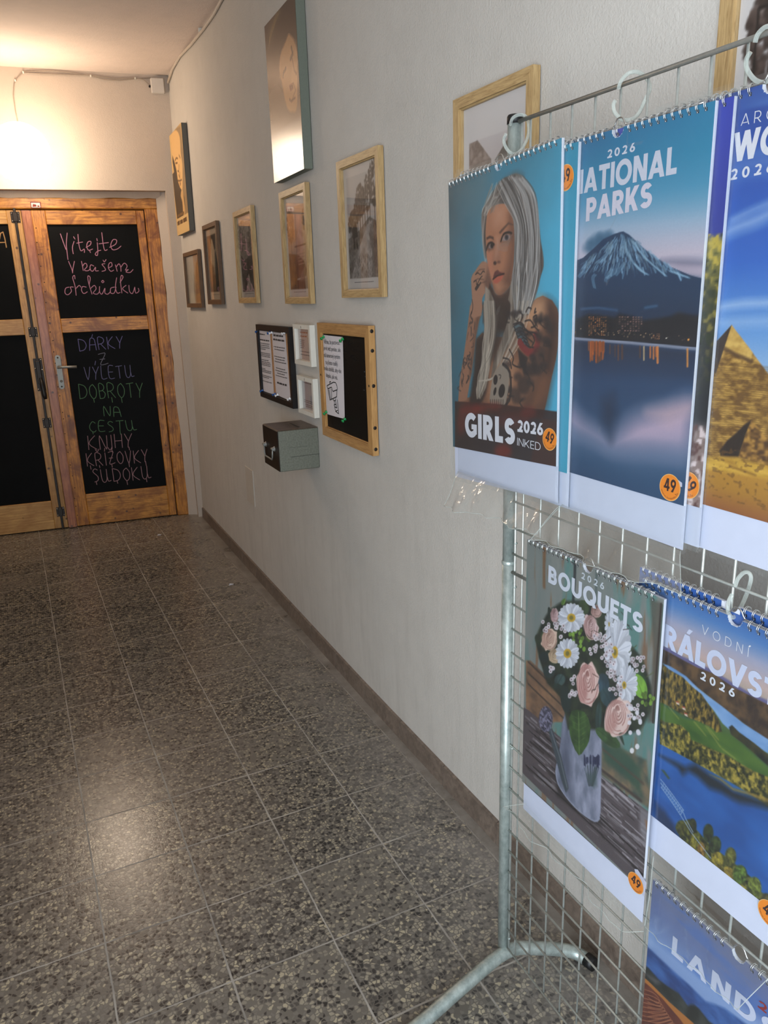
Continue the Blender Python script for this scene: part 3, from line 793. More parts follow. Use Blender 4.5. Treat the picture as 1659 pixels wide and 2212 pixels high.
# handle
m = MB(); pts = []
for k in range(9): a = PI * k / 8; pts.append((X(-0.818) + 0.0165 * math.cos(a), 1.170 - 0.0165 + 0.0165 * math.sin(a)))
for k in range(9): a = PI + PI * k / 8; pts.append((X(-0.818) + 0.0165 * math.cos(a), 0.948 + 0.0165 + 0.0165 * math.sin(a)))
m.prism(pts, -0.009, 0.0); pe = m.build('handle_plate', M['steel'], d1)
m = MB(); m.tube([(X(-0.820), -0.004, 1.093), (X(-0.820), -0.045, 1.093)], 0.009, 12); m.tube([(X(-0.826), -0.047, 1.093), (X(-0.79), -0.049, 1.093), (X(-0.75), -0.047, 1.092), (X(-0.708), -0.042, 1.090)], [0.009, 0.0085, 0.0085, 0.0095], 12)
m.build('lever', M['steel'], pe)
for z in (1.153, 0.965): MB().lathe([(0, -0.0105), (0.005, -0.010), (0.0055, -0.008)], (X(-0.818), 0, z), 'Y', 10).build('screw', M['iron'], pe)
m = MB(); m.lathe([(0, -0.014), (0.008, -0.013), (0.009, -0.008)], (X(-0.816), 0, 1.0), 'Y', 12); m.box((X(-0.820), -0.012, 0.982), (X(-0.812), -0.008, 1.0)); m.build('lock_cylinder', M['steel'], pe)
# chalk writing on the right leaf
bpy.context.view_layer.update(); LF = d1.matrix_world.copy()
c1 = lambda x, y: loc(LF, x * .25316, 400 + y * .25316, 0.0155)
c2 = lambda x, y: loc(LF, x * .27125, 700 + y * .27125, 0.0155)
PINK, VIO, GREY, GRN, ROSE = (206, 146, 170), (128, 124, 178), (136, 136, 152), (104, 146, 108), (186, 146, 152)
VIT = [[(515,415),(545,500),(563,548)],[(573,408),(566,500),(572,570),(580,635)],[(632,480),(618,530),(625,585)],[(628,440),(640,460)],
 [(665,420),(672,500),(690,560),(718,545),(720,575)],[(655,495),(705,485)],[(735,530),(770,510),(775,480),(750,485),(740,520),(755,555),(790,545)],[(765,560),(772,575)],
 [(830,490),(835,560),(830,600),(812,590),(830,565),(860,555)],[(826,455),(830,475)],[(868,405),(880,500),(893,555),(915,550)],[(845,500),(925,490)],
 [(935,530),(985,505),(995,470),(965,465),(945,510),(960,550),(1000,545),(1032,520)],
 [(585,650),(612,715),(620,750)],[(635,650),(622,715),(620,750)],[(695,650),(704,690),(710,728)],[(706,690),(722,668),(738,672),(742,696),(724,716),(724,728),(750,730),(772,714)],
 [(800,690),(775,680),(768,715),(790,735),(815,700),(815,730),(840,730)],[(895,670),(870,675),(890,700),(900,725),(870,735)],[(880,640),(890,655),(905,635)],
 [(925,705),(955,690),(950,660),(930,670),(925,705),(945,735),(970,725)],[(985,680),(1000,735)],[(995,695),(1015,670),(1030,700),(1032,735)],
 [(1032,700),(1060,665),(1085,690),(1070,725),(1095,720),(1075,740),(1110,745),(1135,720)],
 [(590,870),(560,880),(555,920),(580,935),(610,905),(600,870),(625,870)],[(640,800),(635,770),(620,790),(640,860),(650,940)],[(650,880),(675,855),(690,870)],
 [(735,870),(705,865),(695,895),(715,925),(745,910)],[(760,850),(770,790),(750,775),(755,830),(785,930)],[(775,880),(805,855),(820,885),(795,920),(830,930),(850,905)],
 [(850,865),(850,910),(870,930),(895,880),(895,920),(920,930),(940,910)],[(877,812),(867,822),(877,833),(887,822),(877,812)],
 [(975,870),(945,880),(945,920),(975,920),(990,870)],[(995,790),(985,870),(1000,920),(1025,915)],[(1025,830),(1050,785),(1035,770),(1028,820),(1040,920)],
 [(1075,855),(1045,885),(1090,920)],[(1100,855),(1105,905),(1130,925),(1150,870)],[(1150,870),(1158,920),(1185,905),(1180,880)]]
ik = Ink()
for st in VIT:
    q = [c1(*p) for p in st]; q = dense(q, 3, False) if len(q) > 2 else q
    ik.polys(ribbon(q, 0.0046, 3), PINK, 0.0155)
rs = np.random.RandomState(12)
for k in range(26):                              # old chalk smears along the lower edge
    x = rs.uniform(X(-0.74), X(-0.42)); z = rs.uniform(1.42, 1.50); ik.polys(ribbon([(x, z), (x + rs.uniform(-.01, .01), z + rs.uniform(.02, .07))], 0.005, 2), (27, 27, 28), 0.0157)
ik.build('chalk_writing', M['chalk'], pu)
ik = Ink()
for txt, bl, br, h, c, dr in (('DÁRKY', (635,212), (985,190), 0.078, VIO, 0), ('Z', (792,325), (862,318), 0.075, GREY, 0), ('VÝLETU', (680,442), (1070,420), 0.083, (126, 126, 166), 0),
                        ('DOBROTY', (638,600), (1145,578), 0.098, GRN, 0.5), ('NA', (830,735), (965,735), 0.066, GRN, 0.2), ('CESTU', (715,858), (1090,852), 0.072, GRN, 0.4),
                        ('KNIHY', (708,1000), (1060,985), 0.095, ROSE, 0.6), ('KŘÍŽOVKY', (697,1133), (1185,1095), 0.088, ROSE, 0.5), ('SUDOKU', (748,1262), (1205,1232), 0.092, ROSE, 0.6)):
    for st in handword(txt, c2(*bl), c2(*br), h, rs, dr): ik.polys(ribbon(st, 0.0042, 3), c, 0.0155)
ik.build('chalk_writing', M['chalk'], pl)

# left leaf
HX2 = -1.62
d2 = thing('door_2', endframe(HX2, DL, 0.006), 'left door leaf with two blank chalkboard panels and black bolt', 'door', None, 'structure')
X_ = lambda s_: s_ - HX2
X2 = X_
stile(-0.992, -0.907, 0, 2.058, 'door_pale_v', d2); stile(-1.62, -1.565, 0, 2.058, 'door_pale_v', d2)
stile(-1.565, -0.992, 1.976, 2.058, 'door_pale_h', d2, 'rail'); stile(-1.565, -0.992, 1.306, 1.405, 'door_pale_h', d2, 'rail'); stile(-1.565, -0.992, 0, 0.198, 'door_pale_h', d2, 'rail')
pu2 = board(d2, X2(-1.57), X2(-0.985), 1.398, 1.984, 0.016); board(d2, X2(-1.57), X2(-0.985), 0.19, 1.312, 0.016)
bpy.context.view_layer.update(); LF2 = d2.matrix_world.copy(); c1b = lambda x, y: loc(LF2, x * .25316, 400 + y * .25316, 0.0155)
ik = Ink()
for st in ([(-15,520),(5,410),(25,400),(40,450),(55,530)], [(-5,490),(40,488)]): ik.polys(ribbon([c1b(*p) for p in st], 0.006, 3), (190, 150, 104), 0.0155)
ik.build('chalk_writing', M['chalk'], pu2)
RX = X2(-0.942)
m = MB(); m.box((RX - 0.0075, -0.014, 0.0), (RX + 0.0075, -0.004, 2.10), 0, 0.002); rod = m.build('bolt_rod', M['iron'], d2)
for z0, z1, w in ((1.985, 2.048, 0.026), (1.292, 1.352, 0.026), (0.70, 0.765, 0.026), (0.085, 0.15, 0.026)):
    m = MB(); m.box((RX - w, -0.006, z0), (RX + w, 0.0, z1), 0, 0.001); m.box((RX - 0.013, -0.018, z0 + .004), (RX + 0.013, -0.006, z1 - .004), 0, 0.002)
    g = m.build('bolt_guide', M['iron'], d2)
    for sx in (-1, 1):
        for zz_ in (z0 + 0.009, z1 - 0.009): MB().lathe([(0, -0.009), (0.004, -0.008), (0.0045, -0.006)], (RX + sx * (w - 0.007), 0, zz_), 'Y', 8).build('screw', M['chrome'], g)
m = MB(); m.box((RX - 0.026, -0.007, 0.945), (RX + 0.026, 0, 1.155), 0, 0.001); m.box((RX - 0.014, -0.024, 0.99), (RX + 0.014, -0.007, 1.14), 0, 0.003)
lk = m.build('bolt_case', M['iron'], d2)
m = MB(); m.tube([(RX + 0.004, -0.03, 1.03), (RX + 0.010, -0.042, 0.98), (RX + 0.014, -0.044, 0.92), (RX + 0.016, -0.042, 0.895)], [0.008, 0.013, 0.015, 0.011], 10); m.build('bolt_lever', M['black'], lk)
for sx, z in ((-1, 1.09), (1, 1.145), (1, 1.08), (-1, 0.955)): MB().lathe([(0, -0.011), (0.0045, -0.010), (0.005, -0.007)], (RX + sx * 0.02, 0, z), 'Y', 8).build('screw', M['chrome'], lk)

# ------------------------------------------------------------------ lamp and wiring on the end wall
lr = 0.160; LD = 0.31; lx, lz = loc(END_M, 45, 331, -LD)  # globe enlarged to stand for bloom, moved off the wall to soften glow
lt = thing('wall_lamp', endframe(lx, 0, lz), 'glowing round globe wall lamp above the wooden double door', 'lamp')
m = MB(); m.lathe([(0, -0.05), (0.05, -0.05), (0.062, -0.03), (0.065, 0.0)], (0, 0, 0), 'Y', 32); m.build('lamp_base', M['white'], lt)
m = MB(); m.tube([(0, -0.04, 0), (0, -(LD - lr) - 0.01, 0)], 0.014, 12); m.lathe([(0.0, -(LD - lr) + 0.02), (0.045, -(LD - lr) + 0.02), (0.05, -(LD - lr) - 0.012)], (0, 0, 0), 'Y', 24); m.build('added_lamp_arm', M['white'], lt)  # arm added to hold the globe clear, so the wall glows less
m = MB(); prof = [(lr * math.sin(PI * k / 24), -LD - lr * math.cos(PI * k / 24)) for k in range(25)]; m.lathe(prof, (0, 0, 0), 'Y', 48); m.build('globe', M['globe'], lt)

def ep(px, py, d=-0.006): x, z = loc(END_M, px, py, d); return (x, d, z)
m = MB(); m.tube([ep(*p) for p in ((38,262),(33,238),(29,205),(31,180),(36,172))], 0.0028, 6); m.tube([ep(*p) for p in ((36,172),(44,162),(50,157),(90,160),(150,162),(196,163),(250,170),(292,168),(310,172),(326,186))], 0.0028, 6)
m.tube([ep(*p) for p in ((52,155),(110,153),(150,157),(196,164),(225,172),(260,174),(292,170),(330,168))], 0.0022, 6)
o = m.build('lamp_wire', M['cable_thin'], None); o.matrix_world = END_M; tag(o, 'thin sagging wire running from the junction box to the globe lamp', 'cable')
for p in ((50,156),(196,164),(292,169),(33,174)):
    q = ep(*p); MB().box((q[0] - .004, -0.012, q[2] - .006), (q[0] + .004, 0, q[2] + .006), 0, 0.0015).build('wire_clip', M['white'], o)
jt = thing('junction_box', endframe(-0.018, 0, 2.725), 'small square white junction box in the ceiling corner', 'junction box')
m = MB(); m.box((-0.040, -0.028, 0.0), (0.040, 0.0, 0.085), 0, 0.006); m.build('box_body', M['jbox'], jt)
m = MB(); m.box((-0.0385, -0.036, 0.0015), (0.0385, -0.0285, 0.0835), 0, 0.004); m.build('lid', M['jbox'], jt)
m = MB(); m.lathe([(0, -0.012), (0.006, -0.012), (0.006, 0.0)], (-0.046, 0, 0.04), 'Y', 10); m.build('cable_gland', M['iron'], jt)
# painted cable in the angle of ceiling and right wall
pts = []
for px, py in ((363,178),(372,150),(388,122),(412,97),(440,62),(462,30),(478,0)):
    pts.append((px, py))
P3 = []
for px, py in pts:
    d = ray(px, py); t = 1.0
    # on the wall, a finger below the ceiling
    x = 1.05
    for i in range(12):
        w = on_x(px, py, x - 0.009); x = xw(w[1], w[2])
    P3.append(tuple(w))
P3 += [(xw(y, zc(y)) - 0.009, y, zc(y) - 0.012) for y in (0.9, 0.0, -1.5, -3.0, -4.4)]
P3 = [tuple(p) for p in P3]
m = MB(); m.tube(P3, 0.0075, 8); o = m.build('ceiling_cable', M['cable'], None); tag(o, 'thick white painted cable running along the ceiling edge of the right wall', 'cable')
for y in (1.86, 0.9, 0.0): MB().box((xw(y, zc(y)) - 0.018, y - 0.004, zc(y) - 0.022), (xw(y, zc(y)), y + 0.004, zc(y) - 0.002), 0, 0.001).build('cable_clip', M['white'], o)
# painted-over cover plate low on the right wall
W = wallframe(541, 1050); a = loc(W, 531, 1004, -0.003); b = loc(W, 553, 1094, -0.003)
wq = (abs(a[0] - b[0])) / 2; hq = abs(a[1] - b[1]) / 2
t = thing('cover_plate', W, 'flat blank plate painted over in wall colour, below the cash box', 'cover plate')
m = MB(); m.box((-wq, -0.004, -hq), (wq, 0.002, hq), 0, 0.0015); m.build('plate', M['filler'], t)
# crumbs of paper on the floor
for (px, py), lab in (((344,1156), 'tiny white paper scrap on the floor nearest the double door'), ((499,1263), 'tiny white paper scrap on the floor beside the right skirting')):
    p = on_z(px, py, 0.0); m = MB(); m.add([(-.014, -.006, .0005), (.010, -.010, .002), (.016, .004, .0005), (-.004, .010, .004), (-.014, -.006, .0015), (.010, -.010, .003), (.016, .004, .0015), (-.004, .010, .005)],
                                     [(0, 1, 2, 3), (4, 5, 6, 7), (0, 1, 5, 4), (1, 2, 6, 5), (2, 3, 7, 6), (3, 0, 4, 7)])
    o = m.build('paper_scrap', M['page'], None); o.location = (p[0], p[1], 0); tag(o, lab, 'paper scrap', 'white crumbs on the floor')

# ================================================================== things hung on the right wall
def rect_px(q, depth):                          # outer front corners TL TR BR BL (pixels) of something `depth` thick on the wall
    cx, cy = np.mean([p[0] for p in q]), np.mean([p[1] for p in q])
    W = wallframe(cx, cy, depth); L = [loc(W, *p, -depth) for p in q]
    x0 = (L[0][0] + L[3][0]) / 2; x1 = (L[1][0] + L[2][0]) / 2; z1 = (L[0][1] + L[1][1]) / 2; z0 = (L[2][1] + L[3][1]) / 2
    W = W @ Matrix.Translation(((x0 + x1) / 2, 0, (z0 + z1) / 2))
    return W, x1 - x0, z1 - z0
def frame_mesh(w, h, bw, depth, mv, mh, parent, gap=0.004, lip=0.004, name='frame'):
    m = MB(); x, z = w / 2, h / 2
    o = [(-x, -z), (x, -z), (x, z), (-x, z)]; i = [(-x + bw, -z + bw), (x - bw, -z + bw), (x - bw, z - bw), (-x + bw, z - bw)]
    j = [(a * (1 - lip / x), b * (1 - lip / z)) for a, b in i]
    for k in range(4):
        l = (k + 1) % 4; mi = 1 if k % 2 == 0 else 0
        V = []
        for (pt, y) in ((o[k], -gap), (o[l], -gap), (o[k], -depth), (o[l], -depth), (i[k], -depth), (i[l], -depth), (i[k], -depth + 0.005), (i[l], -depth + 0.005), (j[k], -depth + 0.006), (j[l], -depth + 0.006), (j[k], -gap), (j[l], -gap)):
            V.append((pt[0], y, pt[1]))
        m.add(V, [(0, 1, 3, 2), (2, 3, 5, 4), (4, 5, 7, 6), (6, 7, 9, 8), (8, 9, 11, 10), (10, 11, 1, 0)], mi)
    return m.build(name, [mv, mh], parent), (w - 2 * bw, h - 2 * bw)
def backing(parent, w, h, y0=-0.004, y1=0.0, mat='cork', name='backing'):
    m = MB(); m.box((-w / 2, y0, -h / 2), (w / 2, y1, h / 2)); return m.build(name, M[mat], parent)
FG = 'framed photographs on the right wall'
def photo_frame(q, label, paint, kind='oak', depth=0.022, size=None, bw=0.022, mount=(0.018, 0.018, 0.03, 0.018), seed=0, matc=(192, 186, 180)):
    if size is None: W, w, h = rect_px(q, depth)
    else: W, w, h = q, size[0], size[1]
    t = thing('picture_frame', W, label, 'picture frame', FG)
    f, (iw, ih) = frame_mesh(w, h, bw, depth, M[kind + '_v'], M[kind + '_h'], t)
    backing(t, w - 2 * bw + 0.012, h - 2 * bw + 0.012, -0.006, 0.0, 'walnut_h' if kind == 'walnut' else 'cork')
    A = Art(iw - 0.002, ih - 0.002, 0.0022, seed=seed); A.fill(matc)
    l, tp, b, r = mount
    x0, x1, z0, z1 = l, A.w - r, b, A.h - tp
    paint(A, x0, z0, x1, z1)
    ik = Ink(); ik.art(A, -0.0085, (-A.w / 2, -A.h / 2))
    if b > 0.02:
        rs = np.random.RandomState(seed)
        ik.polys(greeked(-A.w * 0.28, A.w * 0.28, -A.h / 2 + b * 0.62, 0.0028, rs, True), (120, 116, 114), -0.0087)
    ik.build('photograph', M['photo'], t)
    m = MB(); m.box((-iw / 2 - .003, -0.0125, -ih / 2 - .003), (iw / 2 + .003, -0.0105, ih / 2 + .003)); m.build('glass', M['glass'], t)
    return t
def clear_in(A, x0, z0, x1, z1, top, bot):
    A.poly([(x0, z0), (x1, z0), (x1, z1), (x0, z1)], vg(top, bot), raw=True)
def q4(x0, z0, x1, z1): return lambda u, v: (x0 + (x1 - x0) * u, z0 + (z1 - z0) * v)
def grass(A, g, n, rs, c0, c1, u0=0, u1=1, v0=0, v1=0.4):
    for k in range(n):
        u, v = rs.uniform(u0, u1), rs.uniform(v0, v1); c = np.array(c0) + (np.array(c1) - np.array(c0)) * rs.rand()
        a, b = g(u, v), g(min(1, max(0, u + rs.uniform(-.02, .02))), min(1, v + rs.uniform(.01, .04)))
        A.line([a, b], 0.0018, c, 0.7, raw=True)
def tree(A, g, u, v, s, c, rs, n=60, trunk=True):
    if trunk: A.line([g(u, v), g(u + rs.uniform(-.01, .01), v + s * 0.6)], 0.004, c, raw=True)
    for k in range(n):
        a = rs.uniform(0, 2 * PI); r = s * 0.42 * math.sqrt(rs.rand())
        x, z = g(u + r * math.cos(a) * 0.9, v + s * 0.75 + r * math.sin(a)); sh = np.array(c) * rs.uniform(.8, 1.6)
        A.ell((x, z), rs.uniform(.003, .008), rs.uniform(.003, .008), np.clip(sh, 0, 255), raw=True, soft=0.004, alpha=0.8)
def p_road(A, x0, z0, x1, z1):
    g = q4(x0, z0, x1, z1); rs = np.random.RandomState(2)
    clear_in(A, x0, z0, x1, z1, (176, 172, 168), (150, 146, 142))
    A.poly([g(0, 0), g(1, 0), g(1, .52), g(.75, .58), g(.4, .47), g(0, .40)], tex((84, 78, 74), (132, 126, 120), .03, .02, 3), raw=True)
    A.poly([g(.05, 0), g(.75, 0), g(.82, .2), g(.72, .42), g(.84, .53), g(.74, .55), g(.52, .40), g(.30, .25)], tex((128, 122, 118), (160, 154, 148), .02, .015, 4), raw=True, soft=.004)
    grass(A, g, 420, rs, (40, 36, 34), (150, 144, 136), 0, 1, 0, .22); grass(A, g, 160, rs, (36, 33, 31), (110, 104, 98), .74, 1, .15, .5); grass(A, g, 120, rs, (46, 42, 40), (110, 104, 98), 0, .35, .2, .38)
    for k in range(9): tree(A, g, .10 + .085 * k, .40 + .017 * k, .20 + .025 * k, (60, 56, 52), rs, 30)
    tree(A, g, .45, .48, .36, (66, 60, 56), rs, 120); tree(A, g, .93, .50, .5, (52, 48, 45), rs, 110); tree(A, g, .2, .36, .12, (40, 37, 35), rs, 40)
    A.poly([g(.18, .40), g(.34, .41), g(.33, .50), g(.26, .56), g(.20, .50)], (48, 44, 42), raw=True)
    for u in (.22, .3): A.ell(g(u, .33), .006, .012, (36, 33, 31), raw=True); A.ell(g(u, .375), .003, .003, (40, 36, 34), raw=True)
def p_gate(A, x0, z0, x1, z1):
    g = q4(x0, z0, x1, z1); rs = np.random.RandomState(5)
    clear_in(A, x0, z0, x1, z1, (158, 146, 134), (120, 114, 108))
    A.poly([g(0, .55), g(.6, .6), g(.55, .72), g(.1, .75)], (128, 100, 74), .5, raw=True, soft=.01)
    A.poly([g(0, 0), g(.8, 0), g(.78, .1), g(.9, .22), g(.8, .33), g(.5, .42), g(0, .45)], tex((34, 30, 28), (62, 56, 52), .03, .03, 2), raw=True, soft=.006)
    A.poly([g(.42, .44), g(.86, .46), g(.82, .66), g(.62, .72), g(.45, .62)], tex((112, 106, 102), (150, 144, 140), .03, .03, 6), raw=True)
    A.line([g(.35, .52), g(.9, .53)], .006, (50, 46, 44), raw=True)
    for k in range(4): A.line([g(.5, .30 + .04 * k), g(.85, .31 + .04 * k)], .004, (112, 106, 100), raw=True, soft=.003)
    tree(A, g, .18, .42, .5, (44, 40, 37), rs, 170); tree(A, g, .9, .60, .3, (70, 60, 52), rs, 60, False)
    A.line([g(.40, .12), g(.85, .14)], .007, (150, 144, 136), raw=True, soft=.004); A.poly([g(.55, .1), g(.8, .1), g(.82, .28), g(.62, .2)], (104, 96, 90), .8, raw=True, soft=.008)
def p_lane(A, x0, z0, x1, z1):
    g = q4(x0, z0, x1, z1); rs = np.random.RandomState(6)
    clear_in(A, x0, z0, x1, z1, (142, 136, 132), (120, 114, 110))
    A.poly([g(0, 0), g(1, 0), g(1, .52), g(.6, .50), g(.3, .45), g(0, .56)], tex((46, 42, 40), (92, 86, 82), .03, .03, 2), raw=True, soft=.005)
    A.poly([g(.25, 0), g(.9, 0), g(.62, .14), g(.55, .26), g(.45, .22), g(.4, .12)], tex((120, 114, 110), (160, 152, 146), .02, .02, 3), raw=True, soft=.004)
    for u in (.05, .15, .3, .7, .82, .95): tree(A, g, u, .4, rs.uniform(.35, .55), (66, 60, 56), rs, 55)
    for k in range(60):
        u = rs.uniform(0, 1); A.line([g(u, .45), g(u + rs.uniform(-.05, .05), rs.uniform(.55, .75))], .0016, (72, 66, 62), .7, raw=True)
def p_bride(A, x0, z0, x1, z1):
    g = q4(x0, z0, x1, z1)
    clear_in(A, x0, z0, x1, z1, (118, 92, 64), (140, 110, 78))
    A.poly([g(.5, .3), g(1, .4), g(1, 1), g(.5, 1)], (156, 146, 128), raw=True, soft=.02); A.poly([g(.5, .72), g(.72, .75), g(.8, 1), g(.4, 1)], (60, 52, 44), raw=True, soft=.01)
    A.poly([g(.3, .3), g(.5, .3), g(.62, .75), g(.5, .93), g(.34, .85), g(.22, .6)], (206, 182, 150), raw=True, soft=.012); A.ell(g(.42, .86), .014, .024, (214, 188, 154), raw=True, soft=.004)
    A.poly([g(.55, 0), g(1, 0), g(.9, .3), g(.78, .62), g(.68, .66), g(.6, .4)], tex((44, 46, 42), (84, 84, 76), .02, .03, 3), raw=True, soft=.008); A.ell(g(.72, .66), .010, .014, (70, 62, 54), raw=True)
    A.poly([g(.1, .1), g(.5, .1), g(.48, .45), g(.3, .5), g(.2, .4)], (150, 116, 84), .8, raw=True, soft=.015); A.poly([g(0, 0), g(.55, 0), g(.55, .12), g(0, .14)], (126, 104, 78), raw=True, soft=.01)
def p_wood(A, x0, z0, x1, z1):
    g = q4(x0, z0, x1, z1); rs = np.random.RandomState(9)
    clear_in(A, x0, z0, x1, z1, (170, 160, 146), (168, 160, 136))
    A.poly([g(.52, 0), g(1, 0), g(1, 1), g(.7, .82), g(.6, .5)], tex((150, 116, 58), (122, 88, 40), .03, .06, 4), raw=True, soft=.02)
    A.poly([g(.05, .25), g(.5, .25), g(.55, .6), g(.35, .9), g(.1, .8)], tex((140, 136, 118), (170, 164, 146), .03, .06, 4), raw=True, soft=.02)
    for k in range(14): u = rs.uniform(.1, .7); A.line([g(u, .2), g(u + .05, .9)], .004, (120, 112, 92), .5, raw=True, soft=.004)
    A.poly([g(0, 0), g(.55, 0), g(.5, .2), g(0, .22)], (176, 168, 138), raw=True, soft=.02)
def p_ruin(A, x0, z0, x1, z1):
    g = q4(x0, z0, x1, z1); rs = np.random.RandomState(3)
    clear_in(A, x0, z0, x1, z1, (196, 190, 190), (176, 170, 168))
    st = tex((116, 104, 98), (156, 142, 134), .012, .01, 2)
    A.poly([g(0, 0), g(.44, 0), g(.44, .80), g(.17, 1.0), g(0, .99)], st, raw=True); A.poly([g(.48, 0), g(1, 0), g(1, .80), g(.52, .78)], tex((122, 110, 104), (150, 138, 130), .012, .01, 5), raw=True)
    A.poly([g(.50, .78), g(.74, .93), g(1, .80), g(.98, .77)], (104, 102, 98), raw=True)
    for k in range(46):
        u, v = rs.uniform(0, .98), rs.uniform(0, .8)
        if .42 < u < .5: continue
        A.ell(g(u, v), rs.uniform(.002, .006), rs.uniform(.003, .008), (70, 60, 56), raw=True, soft=.003, alpha=.8)
    A.poly([g(.42, .3), g(.52, .3), g(.53, .5), g(.42, .45)], (112, 102, 96), raw=True)
def p_tree(A, x0, z0, x1, z1):
    g = q4(x0, z0, x1, z1); rs = np.random.RandomState(13)
    clear_in(A, x0, z0, x1, z1, (190, 186, 186), (150, 146, 142)); A.poly([g(0, 0), g(1, 0), g(1, .3), g(0, .28)], tex((70, 64, 60), (110, 104, 98), .02, .02, 3), raw=True)
    tree(A, g, .5, .2, .8, (44, 36, 34), rs, 520); tree(A, g, .1, .5, .5, (60, 50, 46), rs, 260, False)
    for a, b in ((g(0, 0), g(1, 0)), (g(1, 0), g(1, 1)), (g(1, 1), g(0, 1)), (g(0, 1), g(0, 0))): A.line([a, b], .004, (40, 36, 34), raw=True)

photo_frame([(394.7,551),(424.6,535),(437.5,662.7),(404.2,666)], 'small brown framed faded picture nearest the door, lowest in the row', p_wood, 'walnut', mount=(.004, .004, .004, .004), seed=1)
photo_frame([(435.6,490.4),(465.9,474.3),(477.8,656.5),(449.8,658.4)], 'brown framed sepia picture of a couple with cream border', p_bride, 'walnut', mount=(.014, .035, .045, .014), seed=2, matc=(206, 190, 168))
photo_frame([(502.8,462),(541.4,439.5),(553.4,653),(515.2,656.5)], 'oak framed dark photograph of a lane, right of the two brown frames', p_lane, 'oak', mount=(.018, .03, .03, .018), seed=3)
photo_frame([(604.7,419),(659.8,388.6),(668.9,654.4),(612.8,658)], 'oak framed photograph of dark trees hung directly below the big canvas', p_gate, 'oak', mount=(.022, .04, .032, .018), seed=4)
photo_frame([(725.2,357.5),(813.3,307),(826.8,637.2),(738.8,647.5)], 'oak framed old photograph of a tree-lined country road with walkers', p_road, 'oak', mount=(.022, .030, .036, .022), seed=5)
def frame_yz(ya, yb, za, zb):
    return wallframe_yz((ya + yb) / 2, (za + zb) / 2), (ya - yb, zb - za)
W, sz = frame_yz(-0.708, -1.020, 1.515, 1.930)
photo_frame(W, 'oak framed photograph of a stone castle ruin behind the tattoo calendar', p_ruin, 'oak', size=sz, bw=0.023, mount=(.026, .075, .05, .026), seed=6, matc=(206, 202, 200))
W, sz = frame_yz(-1.479, -1.795, 1.500, 1.935)
photo_frame(W, 'oak framed photograph of a leafy tree at the right edge, behind the rack rail', p_tree, 'oak', size=sz, bw=0.023, mount=(.035, .035, .045, .03), seed=7, matc=(206, 202, 200))

# two printed canvases
def canvas(q, depth, label, paint, side):
    W, w, h = rect_px(q, depth)
    t = thing('canvas_print', W, label, 'canvas print', 'canvas portraits on the right wall')
    m = MB(); m.box((-w / 2, -depth + 0.0006, -h / 2), (w / 2, -0.002, h / 2), 0, 0.002); m.build('wrapped_edge', M[side], t)
    A = Art(w, h, 0.0022); paint(A, W, -depth)
    ik = Ink(); ik.art(A, -depth, (-w / 2, -h / 2)); ik2 = paint.__dict__.get('extra')
    if ik2: ik2(ik, w, h, -depth - 0.0004)
    ik.build('portrait_print', M['gloss_print'] if side == 'canvas_side' else M['photo'], t)
def big_face(A, W, d):
    A.vgrad([(0, (186, 172, 156)), (.22, (184, 168, 152)), (.32, (118, 100, 88)), (.5, (84, 68, 58)), (1, (62, 48, 40))])  # pale lower stops are the lamp's sheen put into the print colour
    f = lambda x, y: (lambda q: (q[0] + A.w / 2, q[1] + A.h / 2))(loc(W, 530 + x * .1989, y * .1989, d)); A.fm = f
    A.poly([(250,1000),(330,880),(440,1000),(470,1250),(300,1290),(262,1180)], (112, 98, 86), .8, .03)
    A.poly([(480,370),(560,560),(560,1150),(510,1215),(465,1190),(430,1080),(395,900),(370,780),(380,600),(440,440)], (172, 130, 90), 1, .012, 4)
    A.poly([(520,640),(560,800),(548,1000),(500,900)], (190, 146, 102), .8, .02, 3)
    A.line([(500,520),(515,580),(490,640)], .012, (80, 58, 44), .9, .008); A.line([(440,740),(415,790),(410,830)], .010, (74, 52, 40), .9, .006); A.line([(510,640),(530,760),(552,800)], .008, (104, 74, 52), .8, .006)
    A.poly([(475,930),(515,900),(520,960),(490,990)], (104, 56, 48), .9, .006); A.line([(480,1080),(500,1100),(540,1060)], .008, (96, 62, 48), .9, .006); A.line([(520,900),(545,980),(510,1080)], .006, (110, 78, 58), .8, .005)
    A.poly([(340,120),(380,110),(340,250),(290,400),(250,560),(255,380),(300,220)], (140, 116, 76), .6, .02, 3)
    rs = np.random.RandomState(3)
    for k in range(40):
        x = rs.uniform(300, 620); y = rs.uniform(1450, 1950); A.line([(x, y), (x + rs.uniform(-6, 6), y + rs.uniform(20, 90))], .003, (150, 134, 118), .35, .003)
    for k in range(24): A.ell((rs.uniform(320, 620), rs.uniform(1700, 1880)), .002, .004, (96, 80, 66), soft=.002, alpha=.7)
canvas([(570.8,43.8),(637,-4),(656.7,365.6),(591.7,394.8)], 0.036, 'large glossy dark canvas portrait with sheen painted on its lower end, highest on the wall', big_face, 'canvas_side')
